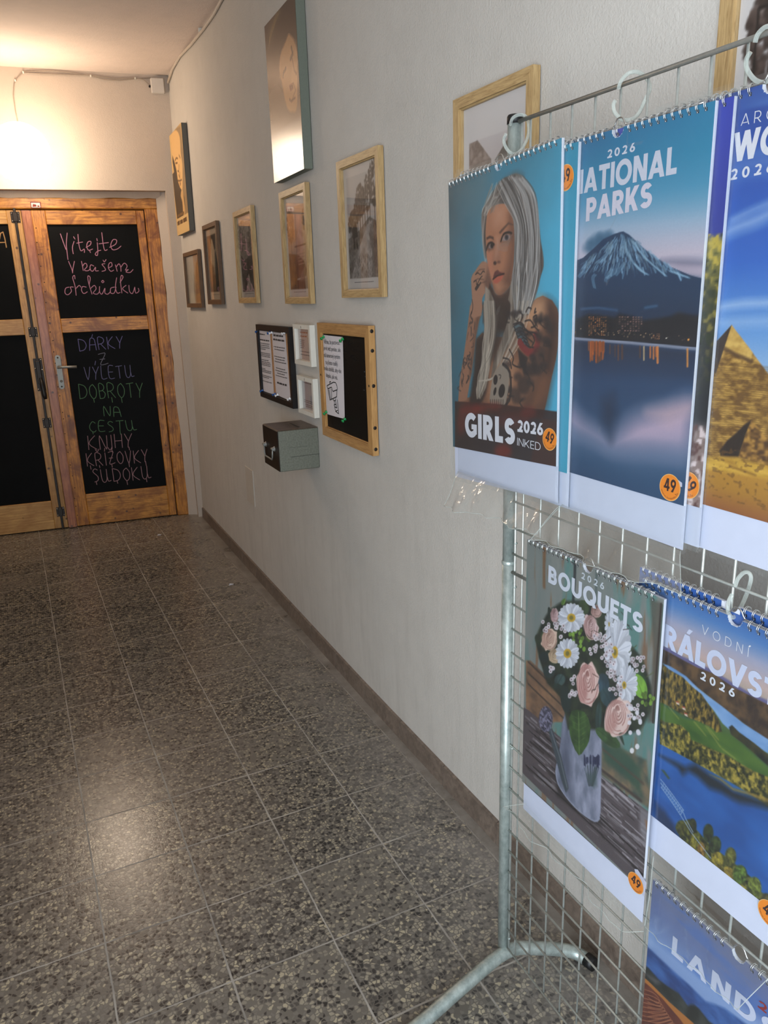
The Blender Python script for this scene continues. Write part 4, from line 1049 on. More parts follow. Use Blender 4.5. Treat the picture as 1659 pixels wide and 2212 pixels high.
def old_face(A, W, d):
    A.fill((206, 170, 112))
    f = lambda x, y: (lambda q: (q[0] + A.w / 2, q[1] + A.h / 2))(loc(W, 355 + x * .11755, 260 + y * .11755, d)); A.fm = f
    A.poly([(120,420),(135,250),(220,130),(296,90),(360,700),(440,1500),(455,1700),(390,1725),(300,1300)], (130, 106, 76), .8, .02)
    A.poly([(122,280),(210,180),(280,300),(300,600),(330,800),(335,1100),(330,1290),(290,1240),(250,1120),(225,930),(190,780),(150,640),(125,450)], (214, 172, 112), 1, .010, 4)
    A.poly([(150,640),(190,780),(225,930),(250,1120),(290,1240),(330,1300),(370,1420),(390,1720),(238,1815),(190,1400),(150,990),(180,950),(150,760)], (74, 60, 44), 1, .006)
    A.poly([(330,1250),(365,1500),(385,1700),(350,1730),(330,1500),(300,1380)], (198, 158, 104), 1, .008, 3)
    for p in ([(195,740),(220,690),(245,700)], [(270,640),(290,690)], [(205,790),(240,780)], [(245,930),(265,940),(270,820)], [(250,1110),(290,1110),(318,1090)], [(265,1000),(285,1060),(282,960)]): A.line(p, .010, (96, 68, 40), .85, .006)
    A.poly([(275,1140),(305,1140),(300,1200),(285,1200)], (120, 82, 48), .7, .006)
    A.poly([(238,1815),(450,1690),(480,2020),(275,2115)], (208, 176, 122))
def old_face_text(ik, w, h, y):
    rs = np.random.RandomState(2); z = -h / 2 + 0.105
    ik.polys(greeked(-w * .34, w * .2, z, .018, rs, True), (120, 92, 58), y); ik.polys(greeked(-w * .42, w * .36, z - .047, .028, rs, True), (92, 68, 42), y)
old_face.extra = old_face_text
canvas([(362,295),(389.9,269.2),(410.8,496.9),(387.3,508)], 0.034, 'narrow sepia canvas portrait of a man with name strip, next to the corner', old_face, 'canvas_side2')

# black framed cork notice board with two typed sheets
W, w, h = rect_px([(552,702.3),(624,704.5),(632,880),(563,858.6)], 0.024)
nb = thing('notice_board', W, 'black framed cork notice board carrying two typed sheets', 'notice board')
_, (iw, ih) = frame_mesh(w, h, 0.024, 0.024, M['blackframe'], M['blackframe'], nb)
m = MB(); m.box((-iw / 2 - .004, -0.012, -ih / 2 - .004), (iw / 2 + .004, -0.0005, ih / 2 + .004)); m.build('cork_panel', M['cork'], nb)
bpy.context.view_layer.update()
def sheet(W, q, d, label, draw, name='paper_sheet', group='sheets on the notice board', c=(206, 200, 202), curl=0.004):
    L = [loc(W, *p, d) for p in q]; o = np.mean(L, 0)
    t_ = Matrix(W) @ Matrix.Translation((o[0], d, o[1]))
    L = [(a - o[0], b - o[1]) for a, b in L]
    ik = Ink(); n = 8
    # sheet as a slightly bowed strip, front and back
    TL, TR, BR, BL = [np.array(p) for p in L]
    for i in range(n):
        u0, u1 = i / n, (i + 1) / n; y = lambda u: -0.001 - curl * math.sin(PI * u)
        P = [(BL + (BR - BL) * u0, y(u0)), (BL + (BR - BL) * u1, y(u1)), (TL + (TR - TL) * u1, y(u1)), (TL + (TR - TL) * u0, y(u0))]
        ik.v.append(np.array([[p[0], yy, p[1]] for p, yy in P])); ik.f.append([ik.n + k for k in range(4)]); ik.c.append(np.tile(np.array(lin(c)), (4, 1))); ik.n += 4
    n0 = len(ik.v)
    draw(ik, lambda u, v: tuple((BL * (1 - u) + BR * u) * (1 - v) + (TL * (1 - u) + TR * u) * v), t_)
    if curl:                                     # lay the print on the bowed sheet
        for k in range(n0, len(ik.v)):
            V = ik.v[k]; uu = np.clip((V[:, 0] - BL[0]) / (BR[0] - BL[0] + 1e-9), 0, 1); V[:, 1] = V[:, 1] - curl * np.sin(PI * uu)
    ob = ik.build(name, M['paper_ink'], None); ob.matrix_world = t_
    tag(ob, label, 'paper sheet', group); return ob
def typed(centre, rows, seed):
    def f(ik, g, t_):
        rs = np.random.RandomState(seed)
        for v, hh, dark, full in rows:
            a, b = g(.10, v), g(.92, v)
            ik.polys(greeked(a[0], b[0], a[1], hh, rs, centre, full), (70, 66, 66) if dark else (112, 108, 108), -0.0016)
    return f
rowsL = [(.93, .006, 1, False), (.84, .007, 1, True)] + [(v, .0045, 0, k % 4 != 3) for k, v in enumerate((.79, .76, .73, .70, .64, .615, .59, .53, .50, .475, .45, .39, .365, .34, .28, .255, .19))]
rowsR = [(.93, .009, 1, False), (.865, .009, 1, True)] + [(v, .005, 0, k % 2 == 0) for k, v in enumerate((.76, .72, .61, .57, .53, .43, .39, .35, .31))] + [(.19, .009, 1, False)]
sheet(W, [(556,712.3),(583.5,714),(592.5,853),(565.4,845.7)], -0.012, 'left typed paper sheet held by blue pins', typed(False, rowsL, 3))
sheet(W, [(587.3,716),(616.2,714.2),(628.6,865.7),(596.8,851.4)], -0.012, 'right typed paper sheet held by white pins', typed(True, rowsR, 4))
def pin(W, px, py, d, mat, label, group, rz=0.3):
    x, z = loc(W, px, py, d - 0.008); Mx = Matrix(W) @ Matrix.Translation((x, d, z)) @ Matrix.Rotation(rz, 4, 'X') @ Matrix.Rotation(rz * .7, 4, 'Z')
    m = MB(); m.lathe([(0, -0.017), (0.0055, -0.017), (0.006, -0.015), (0.003, -0.013), (0.0028, -0.006), (0.0062, -0.004), (0.0062, -0.002), (0, -0.0015)], (0, 0, 0), 'Y', 12)
    t = m.build('push_pin', M[mat], None); t.matrix_world = Mx; tag(t, label, 'push pin', group)
    m = MB(); m.tube([(0, -0.002, 0), (0, 0.004, 0)], 0.0006, 6); m.build('needle', M['steel'], t)
for px, py, c, lab in ((554.5,714.7,'blue','upper left corner of the left typed sheet'), (580.6,717.5,'blue','upper right corner of the left typed sheet'), (564.5,843,'blue','lower left corner of the left typed sheet'), (591.5,850.5,'blue','lower right corner of the left typed sheet'),
                  (584.5,718,'white','upper left corner of the right typed sheet'), (611.5,718.5,'white','upper right corner of the right typed sheet'), (597.3,852.5,'white','lower left corner of the right typed sheet'), (623.8,860.5,'white','lower right corner of the right typed sheet')):
    pin(W, px, py, -0.017, 'pin_' + c, c + ' push pin at the ' + lab, c + ' pins on the notice board')

# two small white deep frames
def white_frame(q, label, draw, c):
    W, w, h = rect_px(q, 0.022)
    t = thing('small_frame', W, label, 'picture frame', 'small white frames')
    _, (iw, ih) = frame_mesh(w, h, 0.0165, 0.022, M['white'], M['white'], t, 0.001, 0.0005)
    backing(t, iw + .008, ih + .008, -0.006, -0.001, 'mount')
    ik = Ink(); ik.rect(-iw / 2, -ih / 2, iw / 2, ih / 2, c, -0.0066); draw(ik, iw, ih); ik.build('insert_sheet', M['paper_ink'], t)
    m = MB(); m.box((-iw / 2, -0.0095, -ih / 2), (iw / 2, -0.008, ih / 2)); m.build('glass', M['glass'], t)
    m = MB(); m.box((-.0012, -0.0225, h / 2 - .014), (.0012, -0.0215, h / 2 - .005)); m.build('hanging_slot', M['blackframe'], t)
def ins1(ik, w, h):
    rs = np.random.RandomState(6)
    for k, v in enumerate((.86, .74)): ik.polys(greeked(-w * .36, w * .3, -h / 2 + h * v, .006, rs, False, False), (178, 120, 92), -0.0069)
    for k, v in enumerate((.62, .56, .50, .44, .38, .26, .16)): ik.polys(greeked(-w * .40, w * (.4 if v < .3 else .0), -h / 2 + h * v, .0045, rs, False, v < .3), (120, 112, 112), -0.0069)
def ins2(ik, w, h):
    rs = np.random.RandomState(7)
    for v in (.90, .30, .24, .16, .10): ik.polys(greeked(-w * .40, w * .4, -h / 2 + h * v, .004, rs, True, v > .2), (110, 104, 104), -0.0069)
white_frame([(631.9,700.4),(668.4,702.3),(672.7,793),(637,785)], 'small white frame with a reddish printed price note, upper of the two', ins1, (198, 178, 166))
white_frame([(640,810),(674.6,819),(680,903),(645.3,891)], 'small white frame with a grey printed card, lower of the two', ins2, (178, 172, 172))

# small chalkboard with a wooden frame and a pinned note
W, w, h = rect_px([(685.2,697.4),(798.6,703.8),(802.5,982),(696.4,940.4)], 0.022)
cb = thing('framed_chalkboard', W, 'small black chalkboard in a screwed beech frame with a pinned note', 'chalkboard')
_, (iw, ih) = frame_mesh(w, h, 0.034, 0.022, M['beech_v'], M['beech_h'], cb, 0.0005)
m = MB(); m.box((-iw / 2 - .003, -0.013, -ih / 2 - .003), (iw / 2 + .003, -0.0005, ih / 2 + .003)); m.build('board_panel', M['chalkboard2'], cb)
for z in (-.185, -.115, .02, .13, .19): MB().lathe([(0, .0006), (.0052, .0012), (.0062, 0.0)], (w / 2, -0.011, z), 'X', 10).build('screw', M['iron'], cb)
for x, z in ((w / 2 - .012, .02), (-w / 2 + .014, .02)): MB().lathe([(0, -.0228), (.004, -.0226), (.0045, -.0215)], (x, 0, z), 'Y', 8).build('screw', M['iron'], cb)
ik = Ink(); rs = np.random.RandomState(5)
for k in range(14):
    a = np.array([rs.uniform(0, iw * .42), rs.uniform(ih * .25, ih * .44)]); ik.polys(ribbon([a, a + [rs.uniform(.01, .04), rs.uniform(-.012, .012)]], .0025, 2), (34, 33, 33), -0.0133)
for a in ((.17, .06), (.175, .045), (.16, .0)): ik.polys(ribbon([a, (a[0] + .006, a[1])], .004, 2), (90, 90, 92), -0.0133)
ik.build('chalk_smears', M['chalk'], cb)['kind'] = 'stuff'
def note(ik, g, t_):
    f = lambda x, y: loc(t_, 670 + x * .10854, 680 + y * .10854, -0.002)
    for txt, bl, br in (('Věřme, že poctivost', (280,572), (592,598)), ('je víc než peníze, ale', (276,695), (606,742)), ('náš kamerový systém', (280,835), (600,882)),
                        ('tu přesto raději', (318,978), (556,1020)), ('trošku dohlíží, aby vše', (278,1095), (622,1162)), ('klapalo, jak má.', (325,1235), (558,1292))):
        a, b = f(*bl), f(*br); ik.polys(fontline(txt, a, b, 0.0215), (30, 28, 28), -0.002)
    for st in ([(345,1410),(480,1340),(520,1350),(545,1420),(550,1490)], [(345,1410),(360,1470),(440,1440),(452,1490),(470,1525),(550,1490)], [(360,1470),(405,1695),(540,1630),(545,1500)], [(430,1480),(442,1600),(435,1680)],
               [(402,1365),(400,1335),(425,1330)], [(470,1680),(490,1715),(520,1700),(520,1665)], [(492,1715),(500,1790),(525,1780)], [(515,1700),(528,1780),(545,1850),(500,1830),(490,1790)],
               [(550,1690),(580,1965)], [(500,1830),(520,1920),(572,1965)], [(520,1920),(560,1900)]):
        ik.polys(ribbon([f(*p) for p in st], 0.0034, 3), (30, 28, 28), -0.002)
    ik.polys([[f(*p) for p in ((368,1490),(395,1480),(425,1670),(408,1685))]], (150, 146, 148), -0.0018)
bpy.context.view_layer.update()
sheet(W, [(696.6,722.9),(741,727.8),(745.4,905),(702.6,892.7)], -0.0133, 'white note with a camera drawing pinned on the small chalkboard', note, 'paper_note', None, (214, 208, 210), 0.003)
for px, py, lab in ((695.5,727,'upper left'), (736.5,731.6,'upper right'), (701.5,889.5,'lower left'), (741.6,904.7,'lower right')):
    pin(W, px, py, -0.0155, 'pin_green', 'green push pin at the %s corner of the camera note' % lab, 'green pins on the small chalkboard', 0.5)

# steel cash box on the wall
BD = 0.165
w0 = wallframe(687, 970); br = loc(w0, 687.0, 923, 0.0)
W = w0 @ Matrix.Translation((br[0], 0, br[1]))            # right, top, wall edge is the origin
fl, frt, fb = loc(W, 600, 906, -BD), loc(W, 637, 926, -BD), loc(W, 638, 1018, -BD)
bw_, bh_ = frt[0] - fl[0], frt[1] - fb[1]
W = W @ Matrix.Translation((0, 0, -bh_))
bx = thing('cash_box', W, 'dark metal cash box with coin slot fixed to the wall', 'cash box')
m = MB(); m.box((-bw_, -BD, 0), (0, 0, bh_), 0, 0.003)
bo = m.build('box_body', [M['box_grey'], M['box_dark']], bx)
m = MB(); m.box((-bw_ + .001, -BD - 0.002, 0.001), (-0.001, -BD + 0.002, bh_ - .001), 0, 0.001); m.build('front_door', M['box_dark'], bx)
m = MB(); m.box((-bw_ + .001, -BD + .001, bh_ - .001), (-.001, -.001, bh_ + .0015), 0, 0.001); tp = m.build('lid', plain('worn_brown_metal', (98, 82, 68), 0.3, 0.5, 0.35, 25), bx)
m = MB(); m.box((-bw_ * .72, -BD * .42, bh_ + .0012), (-bw_ * .18, -BD * .38, bh_ + .0022)); m.build('coin_slot', M['black'], tp)
m = MB(); m.box((-0.0005, -BD * .72, bh_ * .34), (0.0008, 0, bh_ * .347)); m.build('side_seam', M['black'], bx); m = MB(); m.box((-0.0005, -BD * .75, bh_ * .57), (0.0006, -BD * .3, bh_ * .573)); m.build('side_seam', M['black'], bx)
hx0, hx1, hz = -bw_ * .84, -bw_ * .26, bh_ * .52
m = MB(); m.tube([(hx0, -BD - .010, hz), (hx0 + .006, -BD - .011, hz - .034), (hx0 + .014, -BD - .011, hz - .044), (hx1 - .014, -BD - .011, hz - .044), (hx1 - .006, -BD - .011, hz - .034), (hx1, -BD - .010, hz)], 0.0032, 8)
ha = m.build('drop_handle', M['steel'], bx)
for x in (hx0, hx1):
    m = MB(); m.lathe([(0, -BD - .014), (.006, -BD - .013), (.008, -BD - .006), (.011, -BD - .002)], (x, 0, hz), 'Y', 14); m.tube([(x - .012, -BD - .011, hz), (x + .012, -BD - .011, hz)], .0045, 8); m.build('handle_post', M['steel'], ha)

# ================================================================== wire rack with calendars
RX_, RP = 0.82, -1.25                            # rack plane, y of the far post
rk = thing('display_rack', Matrix.Translation((RX_, RP, 0)), 'galvanised wire mesh display rack on arched tube feet holding wall calendars', 'display rack')
for yy in (0.0, -1.08):
    m = MB(); m.tube([(0, yy, 0.05), (0, yy, 0.99)], 0.0133, 20); m.tube([(0, yy, 0.99), (0, yy, 1.772)], 0.0126, 20)
    m.lathe([(0.0134, 0.986), (0.0142, 0.988), (0.0142, 0.992), (0.0128, 0.994)], (0, yy, 0), 'Z', 20)
    for z in (0.94, 0.58, 0.09, 1.03): m.lathe([(0, .0), (.004, .001), (.0035, .004), (0, .005)], (0.004, yy - 0.0155, z), 'Z', 8)
    po = m.build('post', M['zinc'], rk)
    m = MB(); m.lathe([(0, 1.783), (0.012, 1.782), (0.0136, 1.779), (0.0136, 1.768), (0.0125, 1.768)], (0, yy, 0), 'Z', 20); m.build('post_cap', M['black'], po)
    pts = dense([(-0.43, yy - 0.085, 0.016), (-0.33, yy - 0.070, 0.0165), (-0.232, yy - 0.052, 0.021), (-0.13, yy - 0.033, 0.037), (0, yy - 0.012, 0.053), (0.075, yy - 0.028, 0.042), (0.15, yy - 0.056, 0.023), (0.172, yy - 0.088, 0.0165)], 5, False)
    m = MB(); m.tube([tuple(p) for p in pts], 0.0148, 16); fo = m.build('foot', M['zinc'], rk)
    m = MB(); m.tube([(0.171, yy - 0.084, 0.0170), (0.176, yy - 0.106, 0.0165)], [0.0163, 0.0155], 14); m.build('foot_cap', M['black'], fo); m = MB(); m.tube([(-0.425, yy - 0.084, 0.0168), (-0.447, yy - 0.088, 0.0165)], [0.0163, 0.0155], 14); m.build('foot_cap', M['black'], fo)
m = MB(); Wy = [-0.016] + [-0.040 - 0.0525 * k for k in range(20)] + [-1.064]
for k, y in enumerate(Wy): m.tube([(0.003, y, 0.062), (0.003, y, 1.768)], 0.0021 if k else 0.0026, 6)
for k in range(32):
    z = 0.066 + 0.0525 * k
    if abs(z - 0.959) < .02 or z > 1.75: continue
    m.tube([(-0.0005, -0.012, z), (-0.0005, -1.066, z)], 0.0021, 6)
m.build('wire_mesh', M['wire'], rk)
for z, nm in ((1.770, 'top_rail'), (0.973, 'middle_rail')): MB().tube([(-0.001, 0.004, z), (-0.001, -1.08, z)], 0.0034, 8).build(nm, M['rail'], rk)
m = MB(); m.tube([(0.012, -0.125, 1.62), (0.012, -0.125, 1.706)], 0.008, 14); m.build('peg', M['steel'], rk)

def cr(s, ox, oy): return lambda *P: [(ox + x * s, oy + y * s) for x, y in P]
def elp(cx, cy, rx, ry, rot=0, n=20):
    c, s_ = math.cos(rot), math.sin(rot)
    return [(cx + rx * math.cos(a) * c - ry * math.sin(a) * s_, cy + rx * math.cos(a) * s_ + ry * math.sin(a) * c) for a in [2 * PI * k / n for k in range(n)]]
WHITE = (226, 226, 234)
ARC = {}
def sticker(parent, f, c, R, rot=0.0, tab=None, name='price_sticker'):
    ik = Ink(); cx, cz = c; y = -0.0008
    if tab: ik.polys([tab], (206, 206, 226), y + 0.0003)
    disc = lambda r: [(cx + r * math.cos(2 * PI * k / 36), cz + r * math.sin(2 * PI * k / 36)) for k in range(36)]
    ik.polys([disc(R)], (250, 196, 120), y); ik.polys([disc(R * 0.95)], (250, 142, 20), y - 0.0001)
    cs, sn = math.cos(rot), math.sin(rot); tr = lambda a, b: (cx + R * (a * cs - b * sn), cz + R * (a * sn + b * cs))
    x = -0.58
    for ch in '49':
        wd, p = glyph(ch, 0.2)
        ik.polys([[tr(x + a * 0.78, -0.30 + b * 0.95) for a, b in q] for q in p], (46, 14, 16), y - 0.0002); x += wd * 0.78 + 0.07
    ik.polys([[tr(0.52 + a, -0.42 + b) for a, b in ((0, 0), (.13, .02), (.13, .06), (0, .04))]], (60, 20, 10), y - 0.0002)
    if 'p' not in ARC: ARC['p'] = fontpolys('www.hvezda.cz')
    pl = []
    for q in ARC['p']:
        o = []
        for a, b in q:
            an = math.radians(-90 - 72 + 144 * a); r = 0.86 - b * 0.20; o.append(tr(r * math.cos(an), r * math.sin(an)))
        pl.append(o)
    ik.polys(pl, (90, 34, 8), y - 0.0002)
    return ik.build(name, M['print'], parent)

def calendar(label, x, yl, yr, zt, zp, zb, paint, texts=None, shear=(0, 0), stick=None, flap=None, flap_d=-0.03, notch=True, hang=True, res=0.00125, thick=0.004, seed=0, wav=1.0, sleeve=True, group='wall calendars on the wire rack', ring0=0):
    w = yl - yr; h = zt - zp; zc_ = zb - zt
    Mx = Matrix.Translation((x, (yl + yr) / 2, zt)) @ Matrix.Rotation(-PI / 2, 4, 'Z')
    t = thing('wall_calendar', Mx, label, 'wall calendar', group)
    sh, sv = shear; det = 1 - sh * sv
    def f(px, py, d=0.0):
        a, b = loc(Mx, px, py, d); return ((a - sv * b) / det, (b - sh * a) / det)
    A = Art(w, h, res, lambda px, py: (lambda q: (q[0] + w / 2, q[1] + h))(f(px, py)), seed)
    paint(A)
    ik = Ink(); rn = 0.0115
    ik.art(A, 0.0, (-w / 2, -h), cut=(w / 2, h, rn) if notch else None)
    px_, pz_ = [], []
    hol = []
    k = ring0; xs = []
    xx_ = -w / 2 + 0.010
    while xx_ < w / 2 - 0.008:
        if abs(xx_) > 0.018: xs.append(xx_)
        xx_ += 0.0127
    for a in xs: hol.append([(a - .0021, -.0088), (a + .0021, -.0088), (a + .0021, -.0050), (a - .0021, -.0050)])
    ik.polys(hol, (24, 26, 34), -0.0002); ik.polys([[(a - .0012, -.0086), (a + .0002, -.0086), (a + .0002, -.0072), (a - .0012, -.0072)] for a in xs], (214, 216, 222), -0.0003)
    if texts: texts(ik, f)
    ik.build('cover', M['print'], t)
    # page block with the thumb notch, white edges
    def outline(z0):
        P = [(-w / 2, z0), (w / 2, z0), (w / 2, 0)]
        if notch: P += [((rn - .0006) * math.cos(a), -(rn - .0006) * math.sin(a)) for a in [PI * k / 14 for k in range(15)]]
        return P + [(-w / 2, 0)]
    m = MB(); m.prism(outline(-h), 0.0005, thick); m.build('pages', M['page'], t)
    m = MB(); m.prism(outline(zc_), thick + 0.0002, thick + 0.0012); m.build('backing_card', M['card'], t)
    # wire comb
    m = MB()
    for a in xs:
        for s_ in (-.0011, .0011):
            m.tube([(a + s_, 0.002 + 0.0058 * math.cos(b), -0.0012 + 0.0062 * math.sin(b)) for b in [2 * PI * j / 12 for j in range(12)]], 0.00058, 5, closed=True)
    wb = m.build('wire_binding', M['chrome'], t); wb['kind'] = 'stuff'
    if hang:
        m = MB(); P = [(-w / 2 + .02, .003, .0022), (-.024, .003, .0022), (-.012, .003, .0035), (-.006, .003, .0115), (0, .003, .0135), (.006, .003, .0115), (.012, .003, .0035), (.024, .003, .0022), (w / 2 - .02, .003, .0022)]
        m.tube([tuple(p) for p in dense(P, 4, False)], .0011, 6); m.build('hanger_wire', M['chrome'], t)
    if stick:
        for (px, py, R, rot, tab) in stick: sticker(t, f, f(px, py), R, rot, [f(*p) for p in tab] if tab else None)
    if sleeve:
        e = 0.004; m = MB(); z0, z1 = zc_ - 0.004, 0.009
        nx, nz = 12, 16; vs = []; rs = np.random.RandomState(seed + 3)
        for j in range(nz + 1):
            for i in range(nx + 1):
                u, v = i / nx, j / nz
                bul = 0.0025 * math.sin(PI * u) + rs.uniform(-.0007, .0007) * (0 < i < nx)
                vs.append((-w / 2 - e + (w + 2 * e) * u, -0.0045 - bul, z0 + (z1 - z0) * v))
        m.add(vs, [(j * (nx + 1) + i, j * (nx + 1) + i + 1, (j + 1) * (nx + 1) + i + 1, (j + 1) * (nx + 1) + i) for j in range(nz) for i in range(nx)], 0, True)
        for sx in (-1, 1):
            X0 = sx * (w / 2 + e); m.add([(X0, -.0045, z0), (X0, thick + .0018, z0), (X0, thick + .0018, z1), (X0, -.0045, z1)], [(0, 1, 2, 3)])
        m.build('plastic_sleeve', M['film'], t)
    if flap:
        a, b, c, d = flap; fa, fb, fc, fd = f(*a, -.004), f(*b, -.004), f(*c, flap_d), f(*d, flap_d); nx, nz = 26, 8; vs = []; rs = np.random.RandomState(seed + 5)
        ph = rs.uniform(0, 6, 4)
        for j in range(nz + 1):
            for i in range(nx + 1):
                u, v = i / nx, j / nz
                X0 = (fa[0] * (1 - u) + fb[0] * u) * (1 - v) + (fd[0] * (1 - u) + fc[0] * u) * v; Z0 = (fa[1] * (1 - u) + fb[1] * u) * (1 - v) + (fd[1] * (1 - u) + fc[1] * u) * v
                yb = -.004 + (flap_d + .004) * v ** 0.8
                wr = wav * (0.006 * math.sin(9 * u + ph[0] + 2 * v) + 0.004 * math.sin(23 * u + ph[1] - 3 * v) + 0.003 * math.sin(41 * u + ph[2])) * v
                vs.append((X0 + wr * .3, yb + wr, Z0 + wr * .3))
        m = MB(); m.add(vs, [(j * (nx + 1) + i, j * (nx + 1) + i + 1, (j + 1) * (nx + 1) + i + 1, (j + 1) * (nx + 1) + i) for j in range(nz) for i in range(nx)], 0, True)
        m.build('sleeve_flap', M['flap' if zt > 1.5 else 'flap_thin'], t)
        m = MB(); m.tube([vs[nz * (nx + 1) + i] for i in range(nx + 1)], .0006, 5); m.tube([vs[j * (nx + 1)] for j in range(nz + 1)], .0006, 5); m.tube([vs[j * (nx + 1) + nx] for j in range(nz + 1)], .0006, 5)
        m.build('flap_edge', M['hook'], t)
    if shear != (0, 0):
        for ch in t.children:
            me = ch.data; co = np.empty(len(me.vertices) * 3, np.float32); me.vertices.foreach_get('co', co); co = co.reshape(-1, 3)
            nx_ = co[:, 0] + sv * co[:, 2]; nz_ = co[:, 2] + sh * co[:, 0]; co[:, 0] = nx_; co[:, 2] = nz_
            me.vertices.foreach_set('co', co.ravel()); me.update()
    return t
TX = lambda ik, polys, c=WHITE, y=-0.0004: ik.polys(polys, c, y)

# ---- calendar 1: tattooed woman
c3, c4 = cr(.18083, 960, 340), cr(.22609, 960, 660)
def art_woman(A):
    A.fill((66, 150, 176))
    u = A.U; v = A.V; n = A.noise(.09, .09, 4, 2)
    t = np.clip(u * 1.05 + (n - .5) * .35, 0, 1)[..., None]; A.a[:] = (np.array((46, 96, 112)) * (1 - t) + np.array((74, 172, 206)) * t) / 255
    A.a[:] = A.a * (1 - .25 * np.clip(v - .75, 0, 1)[..., None] * 2)
    A.poly(c3((150,420),(300,180),(520,160),(470,560),(430,800)), (104, 124, 130), .45, .05, 3)
    rs = np.random.RandomState(1)
    SK, SKD, SKM = (170, 112, 82), (70, 44, 34), (138, 94, 70)
    # body and arms
    A.poly(c4((770,30),(880,-70),(940,-95),(1030,-50),(1080,30),(1105,150),(1098,300),(1065,520),(1010,750),(955,1010),(940,1080),(130,1020),(150,900),(260,870),(300,600),(310,320),(360,260),(480,300),(600,300),(680,160)), (122, 82, 60), 1, 0, 0)
    A.poly(c4((960,-40),(1040,0),(1105,150),(1095,320),(1060,520),(1010,750),(950,1010),(760,1010),(860,760),(930,560),(960,330),(990,150)), (50, 32, 28), .85, .03, 3)
    A.poly(c4((800,-10),(900,-70),(960,-40),(950,100),(860,240),(760,170)), (190, 142, 106), .9, .025, 3)
    A.poly(c4((880,740),(960,640),(1000,720),(950,930),(820,1000)), (122, 78, 54), .8, .02, 3)
    A.poly(c4((300,330),(370,260),(420,300),(420,760),(340,980),(230,980),(280,640)), (36, 26, 24), .95, .01)
    A.poly(c4((480,560),(620,480),(700,560),(640,900),(430,980),(420,760)), (164, 118, 88), .9, .02)
    A.poly(c4((560,100),(700,60),(640,330),(540,420)), (60, 42, 34), .8, .02)
    # raised forearm and hand
    A.poly(c4((245,0),(372,0),(330,150),(300,300),(285,440),(258,650),(215,900),(130,930),(145,720),(190,440),(222,200)), (150, 104, 80), 1, .003)
    A.poly(c4((320,0),(372,0),(330,150),(296,320),(262,640),(235,700),(280,300)), (84, 56, 44), .8, .012)
    A.poly(c3((318,1450),(365,1360),(430,1265),(470,1240),(520,1270),(560,1400),(560,1520),(505,1600),(450,1690),(440,1890),(300,1890),(330,1700)), (160, 114, 90), 1, .003, 2)
    A.poly(c3((520,1290),(560,1400),(560,1520),(500,1590),(470,1500),(500,1400)), (96, 64, 52), .8, .01)
    for p in ([(380,1380),(420,1340),(480,1335)], [(350,1480),(400,1450),(470,1460)], [(390,1540),(440,1500),(500,1480)]): A.line(c3(*p), .0022, (90, 60, 50), .7, .002)
    def tat(P, w=.0022, c=(34, 30, 32), al=.85): A.line(P, w, c, al, .0012, 3)
    tat(c3((370,1400),(400,1380),(430,1400),(460,1360),(480,1370))); tat(c3((350,1490),(380,1470),(385,1520),(430,1440),(450,1420))); tat(c3((370,1570),(400,1520),(380,1580),(430,1500)), .004); tat(c3((330,1700),(340,1780),(325,1860)))
    for k in range(26):
        x, y = rs.uniform(150, 330), rs.uniform(40, 860); x = 330 - (y / 860) * 150 + rs.uniform(-60, 20) ; tat(c4((x, y), (x + rs.uniform(-20, 10), y + rs.uniform(15, 40)), (x + rs.uniform(-25, 20), y + rs.uniform(40, 80))), rs.uniform(.0016, .0042), (40, 38, 42), .7)
    A.poly(c3((540,1500),(620,1640),(720,1620),(830,1500),(1000,1650),(900,1900),(560,1900),(500,1900),(505,1650)), (52, 36, 32), 1, .004)
    A.poly(c4((370,-20),(780,10),(700,150),(600,260),(480,240),(370,160)), (46, 32, 28), 1, .01)
    # face
    A.poly(c3((505,700),(530,610),(640,555),(760,560),(805,640),(830,800),(838,1000),(832,1200),(815,1400),(800,1500),(740,1590),(660,1645),(605,1610),(570,1510),(550,1400),(525,1300),(505,1200),(495,1050),(488,900)), SK, 1, .002, 3)
    A.poly(c3((780,700),(838,900),(836,1200),(812,1420),(790,1520),(700,1620),(690,1480),(760,1300),(800,1000)), (84, 52, 40), .85, .03, 3); A.poly(c3((560,1480),(600,1610),(660,1648),(740,1592),(800,1500),(815,1400),(740,1540),(660,1600),(610,1560)), (92, 60, 46), .8, .014, 3)
    A.poly(c3((600,600),(720,590),(700,760),(600,800)), (210, 160, 132), .5, .03, 3)
    A.poly(c3((500,1100),(560,1150),(575,1300),(580,1430),(545,1400),(515,1250)), (190, 118, 92), .7, .015)
    A.poly(c3((605,1480),(690,1500),(740,1540),(670,1630),(610,1600)), (190, 136, 104), .6, .02)
    A.poly(c3((590,1020),(640,1000),(660,1100),(680,1200),(668,1245),(610,1260),(590,1290),(580,1230),(600,1150)), (150, 100, 78), .8, .012)
    A.poly(c3((620,950),(650,960),(640,1150),(610,1200)), (214, 164, 136), .5, .012); A.poly(elp_(c3, 604, 1262, 18, 22), (44, 26, 24), .9, .003); A.poly(elp_(c3, 650, 1250, 20, 14), (70, 40, 34), .7, .004)
    # eyes
    A.poly(c3((652,895),(690,850),(765,775),(824,800),(824,812),(765,800),(705,872),(665,915)), (84, 58, 48), .9, .003)
    A.poly(c3((500,960),(540,935),(585,950),(590,985),(545,965),(505,985)), (62, 42, 36), .95, .003)
    A.poly(c3((670,1000),(700,920),(760,890),(815,900),(810,980),(740,1030),(690,1035)), (92, 70, 64), .6, .012); A.poly(c3((690,985),(715,940),(755,922),(785,940),(770,980),(725,998)), (150, 138, 136), .8, .003, 3)
